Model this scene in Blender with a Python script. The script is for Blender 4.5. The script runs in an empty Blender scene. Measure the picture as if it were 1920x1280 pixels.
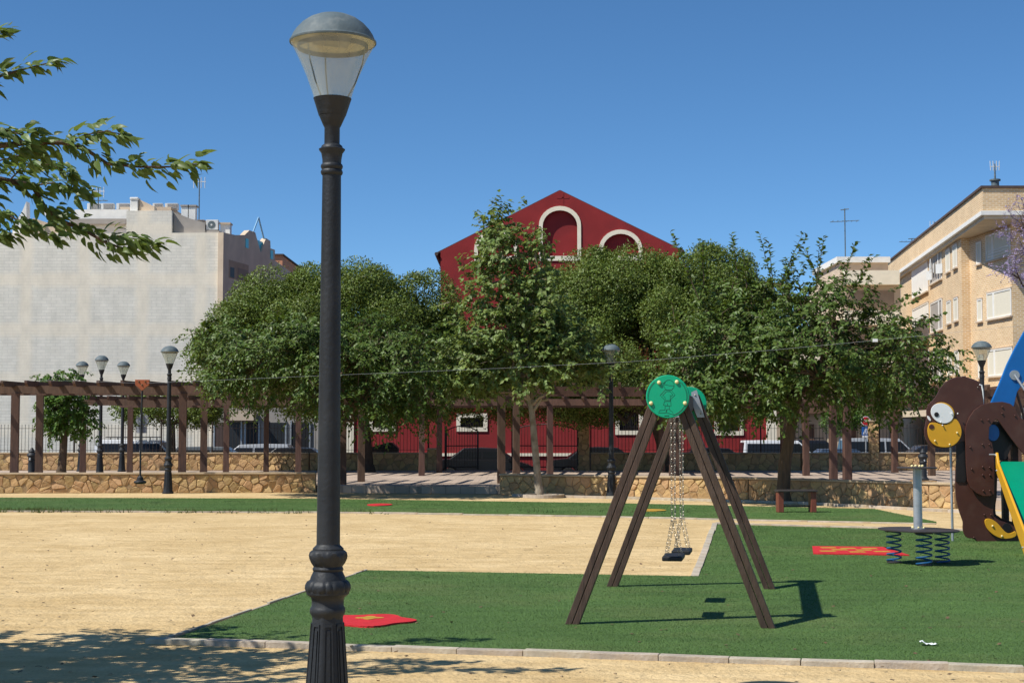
import bpy, bmesh, math, random
import numpy as np
from mathutils import Vector, Matrix
R = math.radians
SC = bpy.context.scene
COL = SC.collection
rnd = random.Random(7)

# ------------------------------------------------------------------ camera, sky, sun, exposure
F, EYE, HOR = 2880.0, 1.62, 813.0          # focal length in photo pixels, eye height, horizon row
PITCH = math.atan((HOR - 640) / F)
cam = bpy.data.cameras.new('camera'); camo = bpy.data.objects.new('camera', cam); COL.objects.link(camo)
cam.sensor_width = 36; cam.lens = 36 * F / 1920; cam.clip_end = 4000; cam.clip_start = 0.1
camo.location = (0, 0, EYE); camo.rotation_euler = (math.pi / 2 + PITCH, 0, 0)
SC.camera = camo
SUNV = Vector((-0.70, -0.36, 1.0)).normalized()      # towards the sun
w = bpy.data.worlds.new('World'); SC.world = w; w.use_nodes = True
nt = w.node_tree; bg = nt.nodes['Background']
sky = nt.nodes.new('ShaderNodeTexSky'); sky.sky_type = 'NISHITA'; sky.sun_disc = False
sky.sun_elevation = math.asin(SUNV.z); sky.sun_rotation = math.atan2(SUNV.x, SUNV.y)
sky.altitude = 50; sky.air_density = 0.65; sky.dust_density = 0.0; sky.ozone_density = 7.5
sat = nt.nodes.new('ShaderNodeHueSaturation'); sat.inputs['Saturation'].default_value = 1.08; sat.inputs['Hue'].default_value = .494
nt.links.new(sky.outputs[0], sat.inputs['Color']); nt.links.new(sat.outputs[0], bg.inputs[0]); bg.inputs[1].default_value = 0.115
sl = bpy.data.lights.new('sun', 'SUN'); sl.energy = 4.8; sl.angle = R(0.53); sl.color = (1.0, 0.965, 0.90)
so = bpy.data.objects.new('sun', sl); COL.objects.link(so)
so.rotation_euler = SUNV.to_track_quat('Z', 'Y').to_euler(); so.location = (0, 0, 40)
SC.view_settings.view_transform = 'Standard'; SC.view_settings.look = 'None'
SC.view_settings.gamma = 1; SC.view_settings.use_curve_mapping = False
SC.view_settings.exposure = 0.2

# ------------------------------------------------------------------ pixel helpers (a pixel gives a direction only)
_c, _s = math.cos(PITCH), math.sin(PITCH)
def ray(px, py):
    a, b = (px - 960) / F, -(py - 640) / F
    return Vector((a, _c - b * _s, _s + b * _c))
def G(px, py, z=0.0):
    r = ray(px, py); t = (z - EYE) / r.z
    return Vector((r.x * t, r.y * t, z))
def AT(px, py, Y):
    r = ray(px, py); t = Y / r.y
    return Vector((r.x * t, Y, EYE + r.z * t))
def XAT(px, Y): return AT(px, 760, Y).x
def ZAT(py, Y): return AT(960, py, Y).z

# ------------------------------------------------------------------ materials
MATS = {}
def nmat(name):
    m = bpy.data.materials.new(name); m.use_nodes = True
    MATS[name] = m
    return m, m.node_tree.nodes, m.node_tree.links, m.node_tree.nodes['Principled BSDF']
def mat(name, col, rough=0.7, var=0.12, scale=6.0, bump=0.0, bscale=60.0, metal=0.0, objvar=0.0, spec=0.4, stretch=None, dirt=None):
    """Principled with noise colour variation, optional per-object variation, fine bump and dirt patches."""
    m, N, L, P = nmat(name)
    P.inputs['Roughness'].default_value = rough; P.inputs['Metallic'].default_value = metal
    P.inputs['Specular IOR Level'].default_value = spec
    tc = N.new('ShaderNodeTexCoord'); vec = tc.outputs['Object']
    if stretch:
        mp = N.new('ShaderNodeMapping'); mp.inputs['Scale'].default_value = stretch
        L.new(vec, mp.inputs[0]); vec = mp.outputs[0]
    n = N.new('ShaderNodeTexNoise'); n.inputs['Scale'].default_value = scale; n.inputs['Detail'].default_value = 6
    L.new(vec, n.inputs['Vector'])
    mr = N.new('ShaderNodeMapRange'); mr.inputs[1].default_value = .25; mr.inputs[2].default_value = .75
    mr.inputs[3].default_value = 1 - var; mr.inputs[4].default_value = 1 + var
    L.new(n.outputs[0], mr.inputs[0]); val = mr.outputs[0]
    if objvar:
        oi = N.new('ShaderNodeObjectInfo'); m2 = N.new('ShaderNodeMapRange')
        m2.inputs[3].default_value = 1 - objvar; m2.inputs[4].default_value = 1 + objvar
        L.new(oi.outputs['Random'], m2.inputs[0])
        mu = N.new('ShaderNodeMath'); mu.operation = 'MULTIPLY'; L.new(val, mu.inputs[0]); L.new(m2.outputs[0], mu.inputs[1]); val = mu.outputs[0]
    hs = N.new('ShaderNodeHueSaturation'); hs.inputs['Color'].default_value = (*col, 1); L.new(val, hs.inputs['Value'])
    out = hs.outputs[0]
    if objvar:
        m3 = N.new('ShaderNodeMapRange'); m3.inputs[3].default_value = 0.488; m3.inputs[4].default_value = 0.512
        mm = N.new('ShaderNodeMath'); mm.operation = 'FRACT'; m4 = N.new('ShaderNodeMath'); m4.operation = 'MULTIPLY'; m4.inputs[1].default_value = 7.31
        L.new(oi.outputs['Random'], m4.inputs[0]); L.new(m4.outputs[0], mm.inputs[0]); L.new(mm.outputs[0], m3.inputs[0]); L.new(m3.outputs[0], hs.inputs['Hue'])
    if dirt:
        dn = N.new('ShaderNodeTexNoise'); dn.inputs['Scale'].default_value = dirt[1]; dn.inputs['Detail'].default_value = 8
        L.new(tc.outputs['Object'], dn.inputs['Vector'])
        dr = N.new('ShaderNodeMapRange'); dr.inputs[1].default_value = .5; dr.inputs[2].default_value = .68; dr.inputs[4].default_value = dirt[2]
        L.new(dn.outputs[0], dr.inputs[0])
        mx = N.new('ShaderNodeMix'); mx.data_type = 'RGBA'; L.new(dr.outputs[0], mx.inputs[0]); L.new(out, mx.inputs[6]); mx.inputs[7].default_value = (*dirt[0], 1)
        out = mx.outputs[2]
    L.new(out, P.inputs['Base Color'])
    if bump:
        bn = N.new('ShaderNodeTexNoise'); bn.inputs['Scale'].default_value = bscale; bn.inputs['Detail'].default_value = 5
        L.new(vec, bn.inputs['Vector'])
        bp = N.new('ShaderNodeBump'); bp.inputs['Strength'].default_value = bump; bp.inputs['Distance'].default_value = .02
        L.new(bn.outputs[0], bp.inputs['Height']); L.new(bp.outputs[0], P.inputs['Normal'])
    return m
def leafmat(name, col, trans=0.3, rough=0.45, var=0.35, huevar=0.02):
    m, N, L, P = nmat(name)
    ge = N.new('ShaderNodeNewGeometry')
    mr = N.new('ShaderNodeMapRange'); mr.inputs[3].default_value = 1 - var; mr.inputs[4].default_value = 1 + var
    L.new(ge.outputs['Random Per Island'], mr.inputs[0])
    hs = N.new('ShaderNodeHueSaturation'); hs.inputs['Color'].default_value = (*col, 1); L.new(mr.outputs[0], hs.inputs['Value'])
    m4 = N.new('ShaderNodeMath'); m4.operation = 'MULTIPLY'; m4.inputs[1].default_value = 9.17; mf = N.new('ShaderNodeMath'); mf.operation = 'FRACT'
    L.new(ge.outputs['Random Per Island'], m4.inputs[0]); L.new(m4.outputs[0], mf.inputs[0])
    mh = N.new('ShaderNodeMapRange'); mh.inputs[3].default_value = .5 - huevar; mh.inputs[4].default_value = .5 + huevar * .6
    L.new(mf.outputs[0], mh.inputs[0]); L.new(mh.outputs[0], hs.inputs['Hue'])
    L.new(hs.outputs[0], P.inputs['Base Color']); P.inputs['Roughness'].default_value = rough; P.inputs['Specular IOR Level'].default_value = .3
    tr = N.new('ShaderNodeBsdfTranslucent')
    br = N.new('ShaderNodeHueSaturation'); br.inputs['Value'].default_value = 1.5; br.inputs['Saturation'].default_value = 1.15; br.inputs['Hue'].default_value = .48
    L.new(hs.outputs[0], br.inputs['Color']); L.new(br.outputs[0], tr.inputs[0])
    mx = N.new('ShaderNodeMixShader'); mx.inputs[0].default_value = trans
    L.new(P.outputs[0], mx.inputs[1]); L.new(tr.outputs[0], mx.inputs[2]); L.new(mx.outputs[0], N['Material Output'].inputs[0])
    return m
def glassmat(name, tint, haze, hazecol, rough=.1):
    """Weathered clear plastic: mostly transparent, a little milky, glossy."""
    m, N, L, P = nmat(name)
    P.inputs['Base Color'].default_value = (*hazecol, 1); P.inputs['Roughness'].default_value = rough
    tr = N.new('ShaderNodeBsdfTransparent'); tr.inputs[0].default_value = (*tint, 1)
    tc = N.new('ShaderNodeTexCoord'); mp = N.new('ShaderNodeMapping'); mp.inputs['Scale'].default_value = (9, 9, .6); L.new(tc.outputs['Object'], mp.inputs[0])
    n = N.new('ShaderNodeTexNoise'); n.inputs['Scale'].default_value = 1.0; n.inputs['Detail'].default_value = 1.5; L.new(mp.outputs[0], n.inputs['Vector'])
    mr = N.new('ShaderNodeMapRange'); mr.inputs[1].default_value = .3; mr.inputs[2].default_value = .7; mr.inputs[3].default_value = haze * .85; mr.inputs[4].default_value = haze * 1.15
    L.new(n.outputs[0], mr.inputs[0])
    mx = N.new('ShaderNodeMixShader'); L.new(mr.outputs[0], mx.inputs[0]); L.new(tr.outputs[0], mx.inputs[1]); L.new(P.outputs[0], mx.inputs[2])
    L.new(mx.outputs[0], N['Material Output'].inputs[0])
    return m

def sandmat():
    m, N, L, P = nmat('sand'); P.inputs['Roughness'].default_value = .95; P.inputs['Specular IOR Level'].default_value = .1
    tc = N.new('ShaderNodeTexCoord')
    def noise(s, d=8, st=None):
        v = tc.outputs['Object']
        if st:
            mp = N.new('ShaderNodeMapping'); mp.inputs['Scale'].default_value = st; L.new(v, mp.inputs[0]); v = mp.outputs[0]
        n = N.new('ShaderNodeTexNoise'); n.inputs['Scale'].default_value = s; n.inputs['Detail'].default_value = d; n.inputs['Roughness'].default_value = .62; L.new(v, n.inputs['Vector']); return n.outputs[0]
    cr = N.new('ShaderNodeValToRGB'); e = cr.color_ramp.elements
    e[0].position = .3; e[0].color = (.58, .415, .205, 1); e[1].position = .7; e[1].color = (.745, .565, .315, 1)
    L.new(noise(.55, 9), cr.inputs[0])
    cr2 = N.new('ShaderNodeValToRGB'); e = cr2.color_ramp.elements
    e[0].position = .30; e[0].color = (.82, .80, .76, 1); e[1].position = .62; e[1].color = (1.05, 1.05, 1.04, 1)
    L.new(noise(38, 6), cr2.inputs[0])
    mx = N.new('ShaderNodeMix'); mx.data_type = 'RGBA'; mx.blend_type = 'MULTIPLY'; mx.inputs[0].default_value = .8
    L.new(cr.outputs[0], mx.inputs[6]); L.new(cr2.outputs[0], mx.inputs[7])
    cr3 = N.new('ShaderNodeValToRGB'); e = cr3.color_ramp.elements
    e[0].position = .38; e[0].color = (.80, .76, .69, 1); e[1].position = .62; e[1].color = (1.04, 1.04, 1.04, 1)
    L.new(noise(2.2, 5, (.6, 1.8, 1)), cr3.inputs[0])
    mx2 = N.new('ShaderNodeMix'); mx2.data_type = 'RGBA'; mx2.blend_type = 'MULTIPLY'; mx2.inputs[0].default_value = .75
    L.new(mx.outputs[2], mx2.inputs[6]); L.new(cr3.outputs[0], mx2.inputs[7])
    L.new(mx2.outputs[2], P.inputs['Base Color'])
    bp = N.new('ShaderNodeBump'); bp.inputs['Strength'].default_value = .75; bp.inputs['Distance'].default_value = .025; L.new(noise(26, 7), bp.inputs['Height'])
    bp2 = N.new('ShaderNodeBump'); bp2.inputs['Strength'].default_value = .6; bp2.inputs['Distance'].default_value = .10; L.new(noise(4.5, 5), bp2.inputs['Height'])
    L.new(bp.outputs[0], bp2.inputs['Normal']); L.new(bp2.outputs[0], P.inputs['Normal'])
    return m
sandmat()
def turfmat(name, col, var=.3):
    m, N, L, P = nmat(name); P.inputs['Roughness'].default_value = .75; P.inputs['Specular IOR Level'].default_value = .25
    tc = N.new('ShaderNodeTexCoord')
    n = N.new('ShaderNodeTexNoise'); n.inputs['Scale'].default_value = .9; n.inputs['Detail'].default_value = 7; L.new(tc.outputs['Object'], n.inputs['Vector'])
    mp = N.new('ShaderNodeMapping'); mp.inputs['Scale'].default_value = (.25, 3.2, 1); L.new(tc.outputs['Object'], mp.inputs[0])
    n2 = N.new('ShaderNodeTexNoise'); n2.inputs['Scale'].default_value = 1.4; n2.inputs['Detail'].default_value = 4; L.new(mp.outputs[0], n2.inputs['Vector'])
    ad = N.new('ShaderNodeMath'); ad.operation = 'ADD'; L.new(n.outputs[0], ad.inputs[0]); L.new(n2.outputs[0], ad.inputs[1])
    mr = N.new('ShaderNodeMapRange'); mr.inputs[1].default_value = .7; mr.inputs[2].default_value = 1.3; mr.inputs[3].default_value = 1 - var * .6; mr.inputs[4].default_value = 1 + var * .6
    L.new(ad.outputs[0], mr.inputs[0])
    ge = N.new('ShaderNodeNewGeometry'); m2 = N.new('ShaderNodeMapRange'); m2.inputs[3].default_value = 1 - var; m2.inputs[4].default_value = 1 + var
    L.new(ge.outputs['Random Per Island'], m2.inputs[0])
    mu = N.new('ShaderNodeMath'); mu.operation = 'MULTIPLY'; L.new(mr.outputs[0], mu.inputs[0]); L.new(m2.outputs[0], mu.inputs[1])
    hs = N.new('ShaderNodeHueSaturation'); hs.inputs['Color'].default_value = (*col, 1); L.new(mu.outputs[0], hs.inputs['Value'])
    wn = N.new('ShaderNodeTexNoise'); wn.inputs['Scale'].default_value = .42; wn.inputs['Detail'].default_value = 9; wn.inputs['Roughness'].default_value = .7; L.new(tc.outputs['Object'], wn.inputs['Vector'])
    wr = N.new('ShaderNodeMapRange'); wr.inputs[1].default_value = .48; wr.inputs[2].default_value = .72; wr.inputs[4].default_value = .38; L.new(wn.outputs[0], wr.inputs[0])
    mx = N.new('ShaderNodeMix'); mx.data_type = 'RGBA'; L.new(wr.outputs[0], mx.inputs[0]); L.new(hs.outputs[0], mx.inputs[6]); mx.inputs[7].default_value = (.21, .215, .085, 1)
    L.new(mx.outputs[2], P.inputs['Base Color'])
    bn = N.new('ShaderNodeTexNoise'); bn.inputs['Scale'].default_value = 55; bn.inputs['Detail'].default_value = 5; L.new(tc.outputs['Object'], bn.inputs['Vector'])
    bp = N.new('ShaderNodeBump'); bp.inputs['Strength'].default_value = .8; bp.inputs['Distance'].default_value = .03; L.new(bn.outputs[0], bp.inputs['Height']); L.new(bp.outputs[0], P.inputs['Normal'])
    return m
turfmat('turf', (.074, .136, .034)); turfmat('turf_blade', (.100, .182, .043), .24)
def tilemat(name, c1, c2, mortar, bw, bh, ms=.012, vert=False, bump=.4, rough=.85, var=.25):
    m, N, L, P = nmat(name); P.inputs['Roughness'].default_value = rough; P.inputs['Specular IOR Level'].default_value = .2
    tc = N.new('ShaderNodeTexCoord'); vec = tc.outputs['Object']
    if vert:   # run the courses round vertical walls: u = x + y, v = z
        sp = N.new('ShaderNodeSeparateXYZ'); L.new(vec, sp.inputs[0]); ad = N.new('ShaderNodeMath'); ad.operation = 'ADD'
        L.new(sp.outputs[0], ad.inputs[0]); L.new(sp.outputs[1], ad.inputs[1])
        cb = N.new('ShaderNodeCombineXYZ'); L.new(ad.outputs[0], cb.inputs[0]); L.new(sp.outputs[2], cb.inputs[1]); vec2 = cb.outputs[0]
    else: vec2 = vec
    b = N.new('ShaderNodeTexBrick'); L.new(vec2, b.inputs['Vector']); b.inputs['Scale'].default_value = 1
    b.inputs['Brick Width'].default_value = bw; b.inputs['Row Height'].default_value = bh; b.inputs['Mortar Size'].default_value = ms; b.inputs['Mortar Smooth'].default_value = .2
    b.inputs['Color1'].default_value = (*c1, 1); b.inputs['Color2'].default_value = (*c2, 1); b.inputs['Mortar'].default_value = (*mortar, 1)
    n = N.new('ShaderNodeTexNoise'); n.inputs['Scale'].default_value = .8; n.inputs['Detail'].default_value = 8; L.new(vec, n.inputs['Vector'])
    mr = N.new('ShaderNodeMapRange'); mr.inputs[1].default_value = .3; mr.inputs[2].default_value = .7; mr.inputs[3].default_value = 1 - var; mr.inputs[4].default_value = 1 + var * .6; L.new(n.outputs[0], mr.inputs[0])
    hs = N.new('ShaderNodeHueSaturation'); L.new(b.outputs[0], hs.inputs['Color']); L.new(mr.outputs[0], hs.inputs['Value']); L.new(hs.outputs[0], P.inputs['Base Color'])
    bp = N.new('ShaderNodeBump'); bp.inputs['Strength'].default_value = bump; bp.inputs['Distance'].default_value = .01; bp.invert = True
    L.new(b.outputs['Fac'], bp.inputs['Height']); L.new(bp.outputs[0], P.inputs['Normal'])
    return m
tilemat('paving', (.50, .39, .30), (.44, .34, .26), (.30, .24, .19), .4, .4, .014)
tilemat('ochre_brick', (.76, .52, .27), (.62, .385, .175), (.80, .65, .46), .3, .10, .022, True, bump=.5, var=.10)
def partywall():
    """Painted block wall of the left building: grey-white infill, cream slab and column stripes of paint, faint courses, cracks."""
    m, N, L, P = nmat('party_wall'); P.inputs['Roughness'].default_value = .95; P.inputs['Specular IOR Level'].default_value = .1
    tc = N.new('ShaderNodeTexCoord'); sp = N.new('ShaderNodeSeparateXYZ'); L.new(tc.outputs['Object'], sp.inputs[0])
    wn = N.new('ShaderNodeTexNoise'); wn.inputs['Scale'].default_value = .9; wn.inputs['Detail'].default_value = 8; wn.inputs['Roughness'].default_value = .7; L.new(tc.outputs['Object'], wn.inputs['Vector'])
    def stripe(sock, period, phase, half):
        a = N.new('ShaderNodeMath'); a.operation = 'ADD'; L.new(sock, a.inputs[0])
        wob = N.new('ShaderNodeMath'); wob.operation = 'MULTIPLY_ADD'; L.new(wn.outputs[0], wob.inputs[0]); wob.inputs[1].default_value = .5; wob.inputs[2].default_value = phase - .25
        L.new(wob.outputs[0], a.inputs[1])
        pp = N.new('ShaderNodeMath'); pp.operation = 'PINGPONG'; L.new(a.outputs[0], pp.inputs[0]); pp.inputs[1].default_value = period / 2
        mr = N.new('ShaderNodeMapRange'); L.new(pp.outputs[0], mr.inputs[0]); mr.inputs[1].default_value = half; mr.inputs[2].default_value = half + .3; mr.inputs[3].default_value = 1; mr.inputs[4].default_value = 0
        return mr.outputs[0]
    sh = stripe(sp.outputs[2], 2.62, 0.42, .20); sv = stripe(sp.outputs[0], 3.05, .95, .18)
    mx0 = N.new('ShaderNodeMath'); mx0.operation = 'MAXIMUM'; L.new(sh, mx0.inputs[0]); L.new(sv, mx0.inputs[1])
    ml = N.new('ShaderNodeMath'); ml.operation = 'MULTIPLY'; L.new(mx0.outputs[0], ml.inputs[0]); ml.inputs[1].default_value = .75
    cb = N.new('ShaderNodeCombineXYZ'); L.new(sp.outputs[0], cb.inputs[0]); L.new(sp.outputs[2], cb.inputs[1])
    b = N.new('ShaderNodeTexBrick'); L.new(cb.outputs[0], b.inputs['Vector']); b.inputs['Scale'].default_value = 1; b.inputs['Brick Width'].default_value = .5; b.inputs['Row Height'].default_value = .16
    b.inputs['Mortar Size'].default_value = .022; b.inputs['Mortar Smooth'].default_value = .6
    b.inputs['Color1'].default_value = (.80, .75, .635, 1); b.inputs['Color2'].default_value = (.87, .81, .69, 1); b.inputs['Mortar'].default_value = (.74, .69, .585, 1)
    mx = N.new('ShaderNodeMix'); mx.data_type = 'RGBA'; L.new(ml.outputs[0], mx.inputs[0]); L.new(b.outputs[0], mx.inputs[6]); mx.inputs[7].default_value = (.93, .82, .64, 1)
    st = N.new('ShaderNodeTexNoise'); st.inputs['Scale'].default_value = 1.6; st.inputs['Detail'].default_value = 10; st.inputs['Roughness'].default_value = .7
    mp = N.new('ShaderNodeMapping'); mp.inputs['Scale'].default_value = (1, 1, .45); L.new(tc.outputs['Object'], mp.inputs[0]); L.new(mp.outputs[0], st.inputs['Vector'])
    mr = N.new('ShaderNodeMapRange'); mr.inputs[1].default_value = .3; mr.inputs[2].default_value = .7; mr.inputs[3].default_value = .85; mr.inputs[4].default_value = 1.08; L.new(st.outputs[0], mr.inputs[0])
    hs = N.new('ShaderNodeHueSaturation'); L.new(mx.outputs[2], hs.inputs['Color']); L.new(mr.outputs[0], hs.inputs['Value'])
    L.new(hs.outputs[0], P.inputs['Base Color'])
    bp = N.new('ShaderNodeBump'); bp.inputs['Strength'].default_value = .15; bp.inputs['Distance'].default_value = .02; L.new(b.outputs['Fac'], bp.inputs['Height']); bp.invert = True; L.new(bp.outputs[0], P.inputs['Normal'])
partywall()
mat('iron', (.017, .020, .024), .55, .25, 5, .2, 40, spec=.35, dirt=((.038, .038, .039), 3.5, .5))
mat('cap_grey', (.095, .125, .135), .65, .2, 9, .1, 60, dirt=((.20, .22, .215), 12, .6))
mat('reflector', (.85, .74, .5), .4, .08); mat('led', (.36, .31, .22), .5, .1)
glassmat('shade_plastic', (.93, .95, .90), .41, (.56, .58, .50))
mat('wood_brown', (.105, .058, .039), .65, .3, 3, .3, 14, stretch=(6, 6, .8), objvar=.12)
mat('swing_wood', (.070, .041, .027), .6, .35, 4, .4, 20, stretch=(9, 9, .6), objvar=.1, dirt=((.10, .065, .045), 7, .5))
mat('groove', (.012, .008, .007), .9)
mat('concrete', (.43, .37, .285), .9, .22, 9, .4, 45, objvar=.12, dirt=((.40, .30, .18), 3, .75))
mat('stone', (.50, .325, .150), .9, .35, 6, .9, 16, objvar=.22, dirt=((.30, .20, .11), 4, .6))
mat('mortar', (.34, .235, .125), .95, .25, 9, .6, 30)
mat('cap_stone', (.46, .35, .22), .9, .2, 4, .4, 25)
mat('fence_iron', (.030, .020, .016), .6, .2)
mat('red_render', (.285, .034, .034), .9, .14, .9, .25, 30, spec=.15, dirt=((.20, .03, .032), .7, .5))
mat('cream_trim', (.90, .80, .61), .85, .08, 3)
mat('white_paint', (.80, .78, .72), .75, .08, 3)
mat('cream_wall', (.66, .55, .40), .9, .12, 1.5, .15, 30); mat('beige_render', (.60, .475, .345), .92, .15, 1.2, .2, 30)
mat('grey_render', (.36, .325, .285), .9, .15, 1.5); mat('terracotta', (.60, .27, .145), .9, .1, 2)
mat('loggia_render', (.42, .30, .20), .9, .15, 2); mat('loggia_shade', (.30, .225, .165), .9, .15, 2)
mat('brown_fascia', (.16, .09, .06), .8, .15, 3); mat('dark_opening', (.015, .014, .014), .5)
mat('roof_dark', (.09, .06, .05), .9); mat('blind', (.72, .66, .52), .7, .06, 4, stretch=(1, 1, 8))
mat('window_glass', (.03, .033, .036), .25, .1, spec=.3); mat('turquoise', (.06, .55, .62), .35, .08)
mat('blue_tube', (.25, .45, .62), .4); mat('galvanised', (.40, .42, .43), .45, .2, 6, .1, 30, metal=.55)
mat('ac_white', (.66, .66, .63), .6, .06); mat('asphalt', (.062, .06, .058), .92, .25, 2, .4, 60)
mat('rubber', (.016, .016, .017), .55, .2, 8, .15, 60); mat('chain_metal', (.33, .30, .25), .42, .4, 30, metal=.7)
mat('green_panel', (.0, .33, .165), .38, .05, 4); mat('green_groove', (.0, .085, .045), .6)
mat('bolt_cream', (.80, .68, .33), .35, .06); mat('monkey_brown', (.072, .026, .018), .42, .12, 5, dirt=((.11, .06, .045), 4, .4))
mat('black_panel', (.012, .010, .010), .45); mat('play_yellow', (.66, .34, .018), .38, .05); mat('play_white', (.82, .82, .80), .35, .03)
mat('play_blue', (.005, .125, .40), .38, .06); mat('spring_blue', (.018, .10, .24), .35, .2, 8)
mat('slide_green', (.0, .25, .13), .3, .06); mat('table_board', (.050, .040, .036), .55, .2, 6)
mat('bench_red', (.20, .055, .032), .5, .2, 4, stretch=(5, 5, .7)); mat('orange_plate', (.34, .085, .028), .55, .2, 14)
mat('red_rubber', (.55, .016, .022), .85, .14, 14, .6, 90); mat('yellow_rubber', (.46, .26, .03), .85, .15, 14, .6, 90)
mat('bark_grey', (.30, .25, .185), .9, .3, 5, .8, 16, stretch=(2, 2, .6), dirt=((.15, .105, .06), 4, .75))
mat('bark_brown', (.105, .072, .045), .95, .35, 6, 1.0, 20, stretch=(3, 3, .6)); mat('bark_dark', (.06, .043, .03), .95, .3, 6, .8, 20)
mat('paper', (.80, .82, .82), .8, .05); mat('debris', (.13, .085, .045), .9, .4, 30); mat('pebble', (.42, .31, .18), .9, .35, 9)
mat('sign_red', (.50, .015, .02), .4, .05); mat('sign_blue', (.02, .13, .42), .4, .05); mat('sign_white', (.80, .80, .80), .4, .04); mat('sign_back', (.33, .34, .36), .5, .1)
for cn, cc in dict(car_white=(.72, .73, .74), car_black=(.012, .012, .014), car_grey=(.10, .115, .13), car_blue=(.045, .07, .115), car_silver=(.36, .37, .38)).items():
    mm = mat(cn, cc, .28, .04, 2, spec=.6)
mat('car_glass', (.014, .016, .018), .12, .05, spec=.3); mat('tyre', (.02, .02, .02), .8); mat('rim', (.35, .35, .36), .35, .1, metal=.7); mat('tail_red', (.35, .01, .01), .2); mat('lamp_clear', (.75, .76, .78), .12)
leafmat('ficus_leaf', (.128, .180, .034), .16, .45, .30); leafmat('mulberry_leaf', (.086, .138, .027), .20, .45, .34)
leafmat('plane_leaf', (.165, .230, .066), .30, .5, .35); leafmat('young_leaf', (.085, .165, .030), .3, .45, .35)
leafmat('near_leaf', (.115, .175, .045), .36, .42, .3, .02); leafmat('jacaranda_bloom', (.37, .30, .45), .3, .6, .3)
leafmat('weed_leaf', (.07, .10, .03), .3, .6, .4)
M = MATS

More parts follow.
